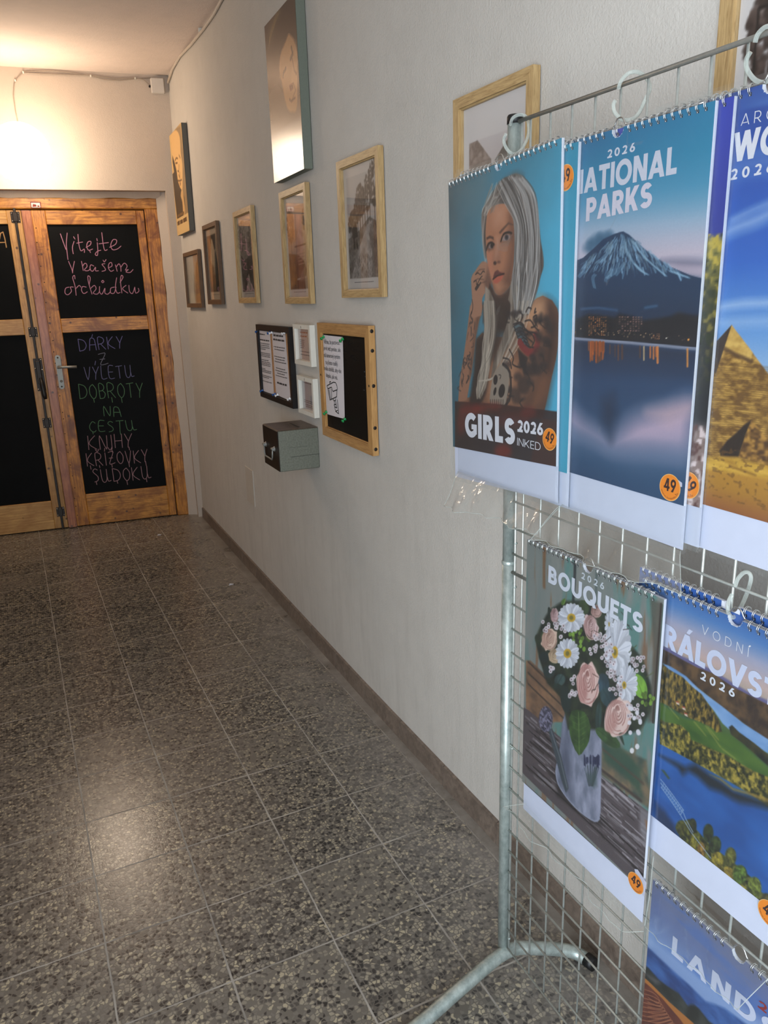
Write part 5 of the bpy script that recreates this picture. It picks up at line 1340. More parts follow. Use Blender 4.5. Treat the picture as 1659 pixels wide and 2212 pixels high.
    A.poly(elp_(c3, 742, 955, 24, 34), (58, 54, 62), 1, .002); A.poly(elp_(c3, 742, 955, 10, 15), (14, 12, 16)); A.line(c3((675,1000),(705,920),(760,895),(800,905)), .0035, (24, 18, 18), .95, .001, 3)
    A.poly(c3((500,1090),(520,1030),(570,1010),(598,1050),(580,1090),(530,1115)), (70, 46, 42), .85, .008); A.poly(c3((525,1080),(545,1035),(575,1030),(585,1065),(560,1090)), (160, 150, 150), .7, .003); A.poly(elp_(c3, 566, 1058, 18, 27), (22, 18, 20), 1, .002)
    A.line(c3((500,1110),(520,1040),(560,1018),(592,1040)), .0035, (20, 16, 16), .95, .001, 3)
    # mouth
    A.poly(c3((580,1450),(600,1370),(640,1345),(655,1365),(715,1388),(690,1405),(640,1410),(600,1440)), (96, 48, 44), 1, .003, 2); A.poly(c3((582,1460),(640,1415),(700,1400),(690,1450),(640,1500),(598,1505)), (178, 88, 68), 1, .003, 2); A.line(c3((580,1455),(635,1412),(712,1390)), .003, (42, 20, 20), .9, .001)
    # hair
    HA, HB = (96, 86, 82), (182, 178, 174)
    hair = c3((500,640),(540,560),(600,540),(700,545),(770,575),(800,640),(822,780),(835,1000),(835,1250),(815,1480),(800,1620),(790,1880)) + c4((700,40),(640,330),(560,480),(480,640),(400,800),(350,890),(310,895),(300,800),(330,690),(362,560),(372,400)) + c3((600,1700),(700,1640),(790,1560))
    A.poly(c3((440,770),(452,640),(515,520),(600,380),(690,262),(780,218),(850,190),(920,215),(985,290),(1040,400),(1085,530),(1118,690),(1132,850),(1150,1000),(1178,1150),(1185,1300),(1150,1420),(1105,1580),(1060,1690),(1000,1880),(800,1880),(800,1560),(820,1400),(838,1200),(840,1000),(830,800),(800,640),(760,560),(640,555),(530,610),(505,700),(490,900),(500,1200),(470,1150),(450,950)), tex((62, 52, 48), (140, 132, 126), .012, .2, 3), 1, .003, 3); A.poly(c3((690,300),(790,225),(860,200),(930,230),(880,300),(700,420),(560,560),(520,560),(600,420)), (70, 58, 52), .75, .02, 3); A.poly(c3((1000,420),(1060,620),(1110,900),(1130,1300),(1060,1650),(960,1880),(900,1880),(1010,1400),(1020,900)), (54, 44, 42), .8, .02, 3)
    A.poly(c3((800,1480),(1060,1690)) + c4((790,15),(700,130),(640,330),(560,480),(480,640),(440,720),(470,520),(540,340),(600,160),(640,0)) + c3((760,1700)), tex((96, 84, 74), (176, 162, 146), .010, .2, 5), 1, .003)
    A.poly(c3((488,1540),(545,1590),(590,1700),(600,1880)) + c4((530,60),(500,220),(480,420),(430,620),(400,780),(350,890),(310,895),(300,800),(330,690),(362,560),(372,400),(380,200),(372,0)) + c3((480,1700)), tex((84, 72, 62), (176, 162, 146), .010, .2, 6), 1, .003)
    A.poly(c4((470,20),(600,0),(560,200),(520,420),(470,520),(450,300)), (44, 32, 28), .8, .015, 3)
    for k in range(90):                          # strands
        u0 = rs.rand(); x0, y0 = 620 + 330 * u0, 330 - 110 * math.sin(u0 * 2.2) + rs.uniform(-20, 60); x1 = 840 + 290 * u0; c = np.array(HB) * rs.choice([.32, .45, .75, .95, 1.08])
        P = c3((x0, y0), (x0 + 90 + 50 * u0, y0 + 200), (x1, 800), (x1 + rs.uniform(-10, 30), 1150), (x1 - 20 + rs.uniform(-40, 40), 1500), (x1 - 120 * u0, 1860)); A.line(P, rs.uniform(.0012, .003), c, .55, .0015, 4)
    for k in range(46):
        x0 = rs.uniform(380, 480) if k % 3 else rs.uniform(640, 780); c = np.array((196, 182, 164)) * rs.uniform(.5, 1.1)
        P = c4((x0 + 60 * (k % 3 == 0), -40), (x0 + 10, 200), (x0 - 20 if k % 3 else x0 - 80, 420), (340 + rs.uniform(-20, 60) if k % 3 else 480, 680), (330, 870 if k % 3 else 720)); A.line(P, rs.uniform(.0014, .003), c, .6, .0015, 4)
    for k in range(26):
        x0 = rs.uniform(560, 700); A.line(c3((x0, rs.uniform(300, 480)), (x0 - 60, rs.uniform(480, 560)), (x0 - rs.uniform(80, 140), rs.uniform(600, 700))), .002, np.array((206, 200, 190)) * rs.uniform(.5, 1), .6, .002, 3)
    A.line(c3((500,600),(470,800),(460,1000),(490,1230)), .006, (178, 170, 162), .6, .004, 3)
    # tattoos of the upper arm
    for P in ([(1000,180),(1060,120)],): pass
    for k in range(7):
        x, y = 690 + k * 12, 200 + 34 * k; A.poly(c4((x - 30, y), (x + 20, y - 26), (x + 60, y + 10), (x + 10, y + 40)), (66, 92, 100), .85, .004, 3); tat(c4((x - 30, y), (x + 20, y - 26), (x + 60, y + 10), (x + 10, y + 40), (x - 30, y)), .002)
    A.poly(c4((700,410),(760,470),(800,500),(760,620),(720,560)), (30, 26, 28), .9, .004); A.line(c4((720,350),(760,410),(820,450),(880,400),(890,330),(872,285)), .013, (122, 40, 40), .95, .002, 4)
    for P in ([(770,150),(820,140),(860,200),(900,240)], [(740,180),(800,250),(860,260),(920,310)], [(760,230),(830,270),(860,330),(840,380)], [(850,110),(880,95),(870,190),(830,210)], [(760,330),(800,390),(850,400)], [(620,420),(660,500),(650,560),(720,590),(760,560)],
              [(780,60),(800,20),(830,30)], [(870,30),(860,70),(875,60)], [(660,180),(720,160),(760,190)], [(560,500),(620,520),(640,600)]): tat(c4(*P), .003)
    for x, y, rx, ry in ((880,140,30,44), (920,120,22,52), (905,300,36,60), (900,470,60,90), (820,620,70,60), (760,760,60,90), (680,860,50,80), (700,680,36,40), (880,600,40,70), (990,180,40,90), (600,560,40,30)): A.poly(elp_(c4, x, y, rx, ry, rs.uniform(-.5, .5)), (42, 34, 34), rs.uniform(.55, .9), .008)
    for k in range(75):
        x, y = rs.uniform(590, 1010), rs.uniform(60, 900)
        if x > 1030 - max(0, y - 300) * .2: continue
        if k % 3 == 0: A.poly(elp_(c4, x, y, rs.uniform(14, 44), rs.uniform(14, 46), rs.uniform(-.6, .6)), (38, 32, 34), rs.uniform(.4, .8), .005); tat(c4((x, y), (x + rs.uniform(-40, 40), y + rs.uniform(10, 50)), (x + rs.uniform(-30, 60), y + rs.uniform(40, 90))), rs.uniform(.0018, .0035), (30, 26, 28), .7)
    # skull
    A.poly(c4((445,780),(470,660),(510,590),(560,560),(605,600),(620,700),(600,860),(570,960),(500,965),(435,940)), (140, 126, 112), 1, .003, 3)
    A.poly(elp_(c4, 488, 710, 20, 48, .1), (30, 24, 24)); A.poly(elp_(c4, 548, 815, 30, 66, .15), (34, 28, 28)); A.poly(elp_(c4, 482, 820, 13, 40, .2), (26, 20, 20)); tat(c4((520,660),(540,670),(530,700)), .002)
    for k in range(7): A.line(c4((440 + k * 20, 900), (440 + k * 20, 955)), .002, (50, 36, 32), .9)
    tat(c4((560,560),(625,640),(630,860),(580,960)), .006)
    # dark band along the foot
    A.poly(c4((100,915),(500,940),(1150,1022),(1150,1600),(100,1600)), (44, 22, 22), .86, .002)
    rsd = (124, 36, 28)
    for x, y, rx, ry, al in ((240,1000,90,60,.6), (340,980,60,40,.7), (470,965,70,34,.6), (160,1120,40,120,.5), (560,1390,80,70,.75), (800,1020,70,60,.5), (640,1100,160,70,.35)): A.poly(elp_(c4, x, y, rx, ry), rsd, al, .014)
    A.poly(c4((930,1080),(1150,1110),(1150,1600),(800,1560)), (66, 38, 34), .8, .004)
def elp_(c, *a): return c(*elp(*a))
def txt_woman(ik, f):
    g = lambda x, y: f(960 + x * .22609, 660 + y * .22609)
    TX(ik, title('GIRLS', .255, .09, g(200,1248), g(676,1335), g(200,1020))); TX(ik, title('2026', .23, .10, g(700,1205), g(945,1243), g(700,1092))); TX(ik, title('INKED', .09, .14, g(697,1335), g(921,1388), g(697,1262)))
calendar('calendar cover of a tattooed woman with silver hair, leftmost on the top row', 0.772, -1.110, -1.437, 1.7025, 1.2135, 1.152, art_woman, txt_woman, (0.062, -0.021),
         [(1188, 949, .0185, -.25, None)], [(990,1018),(1209,1092),(1165,1152),(960,1092)], -.045, seed=11)
# ---- calendar tucked behind the first
def art_cyan(A):
    A.vgrad([(0, (60, 160, 190)), (.6, (66, 168, 200)), (1, (48, 146, 178))])
calendar('plain turquoise calendar mostly hidden between the tattoo and mountain calendars', 0.7795, -1.138, -1.466, 1.703, 1.215, 1.155, art_cyan, None, (0.0, 0.0), [(1223, 384, .0185, 0.1, None)], None, hang=False, res=.004, notch=False, seed=12)

def art_blue(A): A.vgrad([(0, (40, 80, 150)), (1, (58, 100, 176))])
# ---- calendar 2: mountain
c5, c6 = cr(.27667, 1200, 200), cr(.27667, 1200, 700)
def art_mountain(A):
    A.vgrad([(0, (30, 62, 96)), (.5, (60, 90, 130)), (.66, (196, 184, 198)), (.74, (160, 178, 200)), (.82, (84, 148, 182)), (.90, (44, 128, 166)), (1, (34, 104, 150))])
    n = A.noise(.12, .10, 4, 3); t = (np.clip(A.U - .15, 0, 1) * np.clip((A.V - .7) * 3.4, 0, 1) * (.6 + .6 * n))[..., None]; A.a[:] = A.a * (1 - .75 * t) + np.array((28, 142, 178)) / 255 * .75 * t
    A.poly(c5((830,1310),(1000,1300),(1170,1320),(1170,1362),(1000,1365),(900,1340)), (116, 114, 136), .85, .012, 2); A.poly(c5((900,1370),(1170,1375),(1170,1470),(1020,1430)), (226, 192, 200), .7, .015)
    rs = np.random.RandomState(3)
    for x, y, r in ((330,1150,46), (290,1180,40), (370,1140,44), (415,1125,36), (250,1215,30), (300,1230,46), (360,1190,40), (270,1170,16), (420,1110,18), (345,1120,14)): A.poly(elp_(c5, x, y, r, r * .8), (44, 90, 122), .75, .014)
    A.poly(c5((80,1330),(160,1312),(215,1290),(300,1215),(370,1145),(455,1105),(500,1090),(528,1083),(575,1110),(640,1170),(700,1225),(800,1298),(900,1362),(1050,1425),(1200,1465),(1200,1900),(60,1900)), vg((20, 54, 88), (14, 38, 68)), 1, .001)
    A.poly(c5((60,1480),(300,1440),(540,1400),(800,1440),(1200,1490),(1200,1900),(60,1900)), vg((20, 66, 104), (10, 26, 48)), .8, .03)
    for k in range(420):
        t = rs.rand() ** .8; a = rs.uniform(-1, 1)
        y0 = 1095 + 260 * t + rs.uniform(0, 50); x0 = 530 + a * (60 + 330 * t) if a < 0 else 530 + a * (40 + 430 * t)
        if x0 < 200: continue
        dx = (-1 if a < 0 else 1) * abs(a) * rs.uniform(18, 46); dy = rs.uniform(22, 60)
        if 1100 + abs(x0 - 530) * .72 > y0 + 20: y0 = 1100 + abs(x0 - 530) * .72
        if y0 > 1470: continue
        A.line(c5((x0, y0), (x0 + dx, y0 + dy)), rs.uniform(.0008, .0022), np.array((140, 178, 206)) * rs.uniform(.5, 1.1), rs.uniform(.3, .85), .0012)
    for P in ([(440,1380),(400,1440),(390,1475)], [(500,1300),(460,1400),(400,1450)], [(310,1420),(290,1450),(305,1525)], [(520,1110),(560,1240),(640,1370),(720,1420)], [(600,1160),(700,1290),(860,1430)], [(540,1330),(500,1385),(470,1425)], [(620,1340),(680,1395)], [(900,1395),(1040,1445)], [(480,1150),(420,1240),(330,1330)], [(180,1440),(220,1400)]):
        [A.line(c5(*[(a + dx_, b + dx_ * .5) for a, b in P]), .0014, (150, 186, 208), .42, .0018, 3) for dx_ in (-9, -3, 4, 10)]
    A.line(c5((200,1690),(330,1680),(480,1700)), .003, (80, 120, 160), .5, .004); A.line(c5((700,1680),(790,1665)), .003, (80, 130, 170), .5, .004)
    A.poly(c6((60,-40),(150,-35),(200,-50),(255,-75),(400,-62),(460,-50),(500,-80),(600,-60),(690,-30),(780,-40),(900,-60),(960,-90),(1060,-70),(1200,-60),(1200,200),(1095,195),(60,105)), (12, 12, 20), .93, .006)
    for bx0, by0, bx1, by1, nx, ny, c in ((255,-60,400,92,9,11,(214,132,66)), (490,-62,682,62,9,7,(150,112,100)), (745,72,815,122,5,4,(230,150,90)), (120,60,160,80,4,2,(200,120,60))):
        for i in range(nx):
            for j in range(ny):
                if rs.rand() < .3: continue
                x = bx0 + (bx1 - bx0) * (i + .2) / nx; y = by0 + (by1 - by0) * (j + .2) / ny; q = c6((x, y), (x + (bx1 - bx0) * .6 / nx, y), (x + (bx1 - bx0) * .6 / nx, y + (by1 - by0) * .5 / ny), (x, y + (by1 - by0) * .5 / ny)); A.poly(q, np.array(c) * rs.uniform(.5, 1.1), .9)
    for k in range(40): x = rs.uniform(130, 1080); A.poly(elp_(c6, x, rs.uniform(20, 60) + x * .07, 4, 4), np.array((230, 190, 140)) * rs.uniform(.4, 1), .9, .001)
    A.poly(elp_(c6, 1038, 122, 8, 7), (250, 170, 70), 1, .001); A.poly(elp_(c6, 865, 110, 5, 5), (240, 230, 210), 1, .001)
    A.line(c6((50,104),(110,112),(600,150),(1110,197)), .0042, (186, 190, 208), 1, .001)
    A.poly(c6((40,112),(110,118),(600,157),(1120,204),(1120,460),(40,400)), (22, 34, 56), .9, .012); A.poly(c6((60,240),(1120,330),(1060,1560),(40,1200)), vg((24, 52, 88), (40, 80, 116)), .9, .05)
    A.poly(c6((60,600),(110,640),(220,760),(330,840),(420,905),(500,830),(600,740),(720,690),(860,660),(1060,620),(1040,1000),(760,1000),(460,985),(300,900),(150,840),(60,780)), (186, 164, 186), .95, .045, 3)
    A.poly(c6((60,760),(200,860),(460,960),(760,980),(1040,960),(1010,1120),(600,1080),(40,900)), (104, 124, 156), .7, .05)
    A.poly(c6((370,600),(450,560),(470,700),(430,900),(370,760)), (20, 36, 60), .7, .03); A.poly(c6((40,1080),(400,1240),(1000,1440),(1000,1480),(40,1200)), (30, 62, 98), .8, .04)
    A.poly(c6((720,690),(900,640),(1060,615),(1055,680),(880,760)), (206, 170, 176), .8, .03)
    for k in range(38):
        x = rs.uniform(258, 380); A.line(c6((x, 130 + x * .04), (x, rs.uniform(190, 300))), rs.uniform(.0015, .004), np.array((226, 110, 40)) * rs.uniform(.5, 1), .7, .002)
    for x, y1, c, w in ((138,280,(200,110,50),.003), (425,230,(120,70,40),.002), (465,250,(110,64,40),.002), (490,280,(120,70,44),.003), (520,270,(96,60,44),.004), (660,260,(100,62,44),.003), (690,280,(230,190,130),.0025), (740,260,(220,120,50),.003), (765,270,(226,130,60),.003), (785,250,(200,100,40),.003), (797,300,(240,140,60),.004), (1030,330,(240,150,60),.003)): A.line(c6((x, 140 + x * .055), (x, y1)), w, c, .8, .0015)
def txt_mountain(ik, f):
    g = lambda x, y: f(1200 + x * .27667, 200 + y * .27667)
    TX(ik, title('2026', .2, .30, g(406,515), g(622,458), g(406,450)), (214, 216, 228)); TX(ik, title('NATIONAL', .225, .07, g(222,786), g(945,633), g(222,598), (1, 7)), (206, 208, 222)); TX(ik, title('PARKS', .235, .06, g(238,1008), g(752,893), g(238,828)), (214, 208, 222))
calendar('calendar cover of a snow-capped volcano above a night lake, second on the top row', 0.787, -1.374, -1.7015, 1.7075, 1.2155, 1.152, art_mountain, txt_mountain, (0.0, 0.0),
         [(1448, 1053, .0188, 0.0, c_tab if False else [(1436,1029),(1448,1024),(1462,1034),(1474,1043),(1474,1052),(1460,1050)])], [(1216,1090),(1470,1190),(1466,1290),(1150,1165)], -.035, seed=13)

# ---- strip of a calendar with foliage, behind the mountain one
def art_leaf(A):
    A.vgrad([(0, (150, 126, 120)), (.2, (140, 120, 114)), (.24, (20, 26, 34)), (.42, (26, 32, 36)), (.55, (70, 70, 30)), (.68, (150, 140, 70)), (.70, (40, 56, 150)), (1, (44, 62, 176))])
    n = A.noise(.008, .008, 2, 4); mk = ((A.V < .70) & (A.V > .26)) * np.clip((n - .5) * 6, 0, 1) * np.clip((A.V - .3) * 3, 0, 1); A.blend(mk, (196, 172, 70)); mk = ((A.V < .70) & (A.V > .3)) * np.clip((.42 - n) * 8, 0, 1); A.blend(mk, (40, 50, 24))
    mk = (A.V < .22) * np.clip((n - .55) * 8, 0, 1); A.blend(mk, (226, 206, 204)); mk = (A.V < .22) * np.clip((.4 - n) * 8, 0, 1); A.blend(mk, (96, 62, 58))
calendar('narrow strip of a foliage and rock calendar between the volcano and pyramid calendars', 0.7945, -1.394, -1.7215, 1.7085, 1.2165, 1.16, art_leaf, None, (0, 0), [(1488, 1048, .0185, -.6, None)], None, hang=False, notch=False, res=.0022, seed=14)

# ---- calendar 3: pyramid
c7 = cr(.11751, 1510, 160)
def art_pyramid(A):
    A.vgrad([(0, (150, 90, 44)), (.06, (176, 124, 40)), (.2, (204, 150, 44)), (.34, (160, 190, 222)), (.45, (104, 156, 214)), (.62, (44, 102, 194)), (.8, (34, 84, 176)), (1, (34, 70, 150))])
    n = A.noise(.16, .05, 4, 6); mk = np.clip((n - .52) * 3, 0, .7) * np.clip((A.V - .38) * 6, 0, 1); A.blend(mk, (112, 156, 216))
    for P, w, al in (([(1300,1110),(1420,1050),(1560,1000),(1700,930)], .012, .6), ([(1380,990),(1500,930),(1659,860)], .006, .4), ([(1270,1680),(1450,1650),(1700,1640)], .008, .6), ([(1260,1800),(1500,1790),(1700,1780)], .010, .4), ([(1320,620),(1500,560),(1700,520)], .02, .25)): A.line(c5(*P), w, (206, 220, 240), al, w * 1.5, 3)
    A.poly(c6((960,420),(1195,205),(1375,8),(1540,225),(1659,385),(2000,800),(2000,1140),(1659,1105),(1130,1040),(960,1020)), tex((112, 76, 24), (206, 160, 74), .010, .005, 5, oct=3), 1, .001)
    A.poly(c6((1375,8),(1540,222),(1528,285),(1440,255),(1318,190)), tex((190, 146, 66), (226, 184, 96), .01, .006, 6), 1, .001); A.line(c6((1318,190),(1400,235),(1530,290)), .005, (70, 44, 20), .7, .003)
    A.poly(c6((1375,8),(1315,190),(1252,385),(1190,370),(960,520),(960,420),(1195,205)), (52, 36, 26), 1, .001)
    rs = np.random.RandomState(2)
    for k in range(46): y = 300 + k * 17; A.line(c6((1130, y), (1400, y + 12 + rs.uniform(-6, 6)), (1700, y + 40)), .0012, (96, 64, 22), .5, .001)
    A.poly(c6((1280,990),(1340,910),(1400,860),(1470,790),(1530,748),(1500,820),(1480,880),(1430,1035),(1290,1030)), (38, 24, 12), 1, .003)
    A.poly(c6((1530,748),(1659,900),(1700,1110),(1430,1035),(1480,880)), tex((80, 50, 18), (190, 140, 60), .008, .006, 8, oct=2), 1, .002)
    A.poly(c6((960,1020),(1130,1035),(1400,1045),(1659,1115),(2000,1150),(2000,1260),(960,1100)), tex((196, 150, 46), (226, 178, 70), .03, .006, 9), 1, .006); A.poly(c6((1310,1060),(1380,1070),(1420,1110),(1350,1090)), (150, 104, 30), .7, .005); A.line(c6((1360,1110),(1450,1140),(1560,1180)), .003, (140, 96, 30), .8, .003)
    mk = np.clip((A.noise(.006, .004, 2, 9) - .62) * 6, 0, .6) * (A.V < .17) * (A.V > .03); A.blend(mk, (110, 74, 26))
def txt_pyramid(ik, f):
    g = lambda x, y: f(1510 + x * .11751, 160 + y * .11751)
    TX(ik, title('ARC', .085, .45, g(770,952), g(1400,826), g(770,742))); TX(ik, title('WO', .235, .03, g(612,1632), g(1500,1440), g(612,1100))); TX(ik, title('2026', .2, .42, g(580,1955), g(1380,1800), g(580,1758)))
calendar('calendar cover of a stone pyramid under blue sky, rightmost on the top row', 0.802, -1.600, -1.927, 1.714, 1.220, 1.158, art_pyramid, txt_pyramid, (0, 0), None, None, seed=15)

# ---- calendar 4: bouquet
b1, b2 = cr(.25316, 1060, 1080), cr(.25316, 1060, 1500)
def art_bouquet(A):
    n1 = A.noise(.016, .16, 4, 1); n2 = A.noise(.03, .12, 4, 2); A.a[:] = (np.array((112, 124, 122)) * (1 - n1[..., None]) + np.array((140, 140, 134)) * n1[..., None]) / 255
    A.blend(np.clip((n2 - .52) * 5, 0, .8), (84, 132, 126)); A.blend(np.clip((A.noise(.012, .1, 3, 5) - .62) * 6, 0, .8), (128, 92, 66))
    A.line(b1((455,420),(455,740)), .007, (120, 78, 44), .8, .006); A.line(b1((722,470),(715,700),(700,900)), .0065, (44, 50, 52), .95, .003); A.line(b1((905,560),(895,900)), .004, (58, 76, 76), .7, .004)
    A.poly(b1((1360,840),(1460,880),(1440,1200),(1390,1896),(1340,1896),(1390,1300)), (84, 80, 70), .8, .006); A.poly(b1((1470,900),(1560,920),(1500,1896),(1400,1896),(1450,1300)), (30, 70, 58), .95, .005); A.line(b1((1455,890),(1420,1400),(1385,1896)), .004, (50, 40, 34), .9, .002)
    A.poly(b1((300,1370),(340,1370),(640,1660),(640,1896),(300,1896)), tex((96, 72, 56), (150, 108, 76), .03, .02, 4), .95, .004)
    for d in (0, 95, 190): A.line(b1((320,1380 + d),(640,1690 + d)), .004, (58, 48, 42), .85, .003)
    A.poly(b2((930,380),(1330,560),(1380,1000),(1250,900),(940,690)), tex((60, 74, 66), (124, 104, 80), .02, .02, 6), .95, .006); A.poly(b2((960,430),(1100,430),(1290,640),(1280,860),(1130,680),(960,560)), (40, 78, 62), .7, .012); A.line(b2((940,640),(1280,905)), .006, (64, 54, 50), .9, .003); A.line(b2((960,470),(1300,760)), .005, (80, 66, 56), .8, .003)
    # table
    A.poly(b2((280,110),(330,140),(600,370),(940,695),(1385,1030),(1440,1070),(1380,1900),(1300,1680),(290,690),(250,640)), (82, 72, 76), 1, .002)
    rs = np.random.RandomState(4)
    for k in range(260):
        x, y = rs.uniform(290, 1370), 0; s_ = rs.rand(); y = 150 + (x - 310) * .82 + s_ * (500 + (x - 300) * .12); L = rs.uniform(40, 170)
        if x + L > 1390: continue
        c = np.array((176, 168, 174) if (rs.rand() < .45 + .25 * (x > 900)) else (38, 30, 32)) * rs.uniform(.7, 1.05); A.line(b2((x, y), (x + L, y + L * .88)), rs.uniform(.001, .005), c, rs.uniform(.3, .8), .002)
    for d in (0, 135, 300): A.line(b2((300,560 + d - 90),(800,985 + d - 60),(1340,1500 + d - 60)), .0035, (30, 22, 24), .9, .002)
    A.poly(b2((1270,960),(1380,1030),(1360,1400),(1270,1150)), (150, 146, 152), .6, .008); A.poly(b2((1320,1075),(1375,1110),(1368,1200),(1330,1150)), (146, 96, 56), .8, .006)
    # watering can
    A.poly(b2((560,600),(700,900),(940,1090),(940,1130),(800,1060),(560,860)), (24, 18, 20), .7, .012)
    A.poly(b2((640,140),(600,380),(585,480),(565,580),(552,650),(572,760),(650,885),(760,1000),(880,1080),(930,1055),(938,900),(945,600),(942,380),(890,290),(850,140)), tex((112, 118, 138), (160, 164, 186), .012, .03, 3), 1, .002, 2)
    A.poly(b2((600,400),(640,160),(700,170),(680,520),(700,900),(650,870),(572,740)), (66, 72, 92), .6, .02); A.line(b2((555,655),(575,765),(655,890),(765,1005),(885,1082),(928,1058)), .003, (150, 156, 176), .9, .002, 3); A.poly(b2((880,330),(940,400),(935,1000),(890,1040)), (158, 160, 182), .5, .012)
    A.poly(b2((490,300),(525,290),(600,520),(665,800),(640,840),(600,720)), (60, 70, 78), 1, .003); A.line(b2((515,310),(590,540),(650,790)), .003, (110, 118, 126), .8, .003)
    A.poly(elp_(b2, 470, 212, 60, 112), tex((58, 56, 72), (128, 124, 148), .004, .004, 3, oct=2), 1, .003)
    for k in range(16): x = rs.uniform(800, 930); A.line(b2((850 + (x - 850) * .3, 780), (x, rs.uniform(560, 640))), .0016, (58, 70, 76), .8, .001); A.line(b2((x, 520 + rs.uniform(0, 30)), (x, rs.uniform(570, 620))), .004, (38, 42, 72), .8, .002)
    A.poly(b2((820,680),(900,660),(910,780),(880,800),(830,740)), (62, 82, 80), .6, .008)
    # bouquet
    A.poly(b1((380,1180),(430,1060),(500,940),(620,860),(760,860),(880,890),(1000,960),(1110,1080),(1200,1240),(1300,1360),(1370,1600),(1370,1800),(1280,1960),(1150,2000),(900,1960),(660,1960),(610,1700),(480,1560),(410,1340)), tex((20, 28, 22), (52, 62, 42), .012, .012, 8), 1, .006)
    def leaf(c, x, y, rx, ry, rot, col, vein=True):
        A.poly(c(*elp(x, y, rx, ry, rot)), tex(np.array(col) * .8, np.array(col) * 1.15, .01, .02, int(x) % 9), 1, .001)
        if vein: A.line(c((x + ry * math.sin(rot), y - ry * math.cos(rot)), (x - ry * math.sin(rot), y + ry * math.cos(rot))), .0012, np.array(col) * .6, .8)
    for a in ((795,915,44,62,-.3,(54,70,44)), (505,965,16,52,-.2,(30,44,36)), (455,1340,44,42,.2,(30,44,42)), (500,1460,50,60,.2,(36,52,50)), (590,1535,46,52,.5,(56,78,76)), (640,1700,44,120,-.1,(34,50,46)), (960,1570,52,92,-.1,(52,76,88)), (1000,1690,60,90,-.5,(44,66,70)), (1030,1135,44,58,-.5,(110,152,50)), (1275,1520,40,80,-.6,(48,82,46)), (1270,1590,60,110,-.35,(112,156,58)), (570,1590,40,24,.3,(34,52,44)), (450,1160,24,40,0,(52,66,40)), (400,1200,20,50,-.3,(44,56,40)), (1060,1770,50,30,.3,(48,66,62)), (620,870,16,30,.4,(88,120,50))): leaf(b1, *a)
    leaf(b2, 920, 190, 26, 130, .05, (44, 64, 60)); leaf(b2, 1000, 370, 50, 130, -.9, (56, 84, 46)); leaf(b2, 1100, 330, 14, 110, -.35, (58, 76, 64))
    for k in range(46):                          # green berries
        cx, cy = [(745,1150), (800,1240), (735,1190), (1040,1390), (1330,1700), (1350,1760), (700,1120)][k % 7]; A.poly(elp_(b1, cx + rs.uniform(-40, 40), cy + rs.uniform(-70, 70), 14, 19), np.array((112, 146, 56)) * rs.uniform(.6, 1.15), 1, .001)
    def rose(c, x, y, rx, ry, c0, c1, rot=0):
        A.poly(c(*[(x + (px2 - x) * s2, y + (py2 - y) * s2) for (px2, py2), s2 in zip(elp(x, y, rx, ry, rot), [1 + .07 * math.sin(2.1 * q2 + x) + .05 * math.sin(3.7 * q2 + y) for q2 in range(20)])]), c0, 1, .002, 3); A.poly(c(*elp(x - rx * .45, y + ry * .25, rx * .45, ry * .6, rot)), np.array(c1) * .92, .7, .006); A.poly(c(*elp(x + rx * .3, y - ry * .5, rx * .5, ry * .4, rot)), np.clip(np.array(c0) * 1.08, 0, 240), .7, .006)
        for k in range(7):
            r = .92 - k * .125; P = [(x + rx * r * math.cos(a) * (1 - .06 * k), y - ry * .06 * k + ry * r * math.sin(a)) for a in np.linspace(k * 1.3, k * 1.3 + 4.6, 14)]
            A.line(c(*P), .0024, np.array(c1) * (.9 - .03 * k), .85, .0018); A.line(c(*[(a + 5, b + 7) for a, b in P]), .0016, np.clip(np.array(c0) * 1.1, 0, 245), .6, .0012)
        A.poly(c(*elp(x, y - ry * .45, rx * .13, ry * .13)), np.array(c1) * .8, .8, .003)
    rose(b1, 500, 1190, 66, 92, (216, 186, 168), (186, 140, 124), .3); rose(b1, 545, 1330, 52, 60, (212, 190, 160), (180, 150, 120)); rose(b1, 855, 1085, 58, 110, (214, 186, 184), (176, 130, 126), -.45); rose(b1, 545, 985, 34, 60, (204, 176, 176), (168, 128, 128)); rose(b1, 900, 950, 44, 50, (200, 166, 158), (150, 112, 104))
    def daisy(c, x, y, rx, ry, rot, n, cr_, off=(0, 0)):
        for k in range(n):
            a = 2 * PI * k / n + rot; ux, uy = math.cos(a), math.sin(a); tip = (x + rx * ux, y + ry * uy); px_, py_ = -uy, ux
            wd = .17; P = [(x + off[0], y + off[1]), (x + rx * (.55 * ux + wd * px_), y + ry * (.55 * uy + wd * py_)), (x + rx * (.92 * ux + wd * .7 * px_), y + ry * (.92 * uy + wd * .7 * py_)), tip, (x + rx * (.92 * ux - wd * .7 * px_), y + ry * (.92 * uy - wd * .7 * py_)), (x + rx * (.55 * ux - wd * px_), y + ry * (.55 * uy - wd * py_))]
            A.poly(c(*P), np.array((222, 224, 234)) * (1.0 - .09 * (k % 3)), 1, .0012); A.line(c((x + off[0], y + off[1]), (x + rx * .9 * ux, y + ry * .9 * uy)), .0009, (168, 172, 190), .8, .0008)
        A.poly(c(*elp(x + off[0], y + off[1], rx * cr_, ry * cr_ * .95)), (200, 160, 48), 1, .002); A.poly(c(*elp(x + off[0], y + off[1], rx * cr_ * .5, ry * cr_ * .5)), (120, 110, 50), 1, .003)
    daisy(b1, 1085, 1260, 120, 250, .2, 22, .22, (-25, 40)); daisy(b1, 1010, 1060, 40, 130, .1, 14, .15); daisy(b1, 1165, 1570, 92, 170, .3, 20, .2, (-26, 10)); daisy(b1, 688, 1005, 118, 128, .1, 22, .30); daisy(b1, 655, 1310, 104, 132, .3, 20, .32)
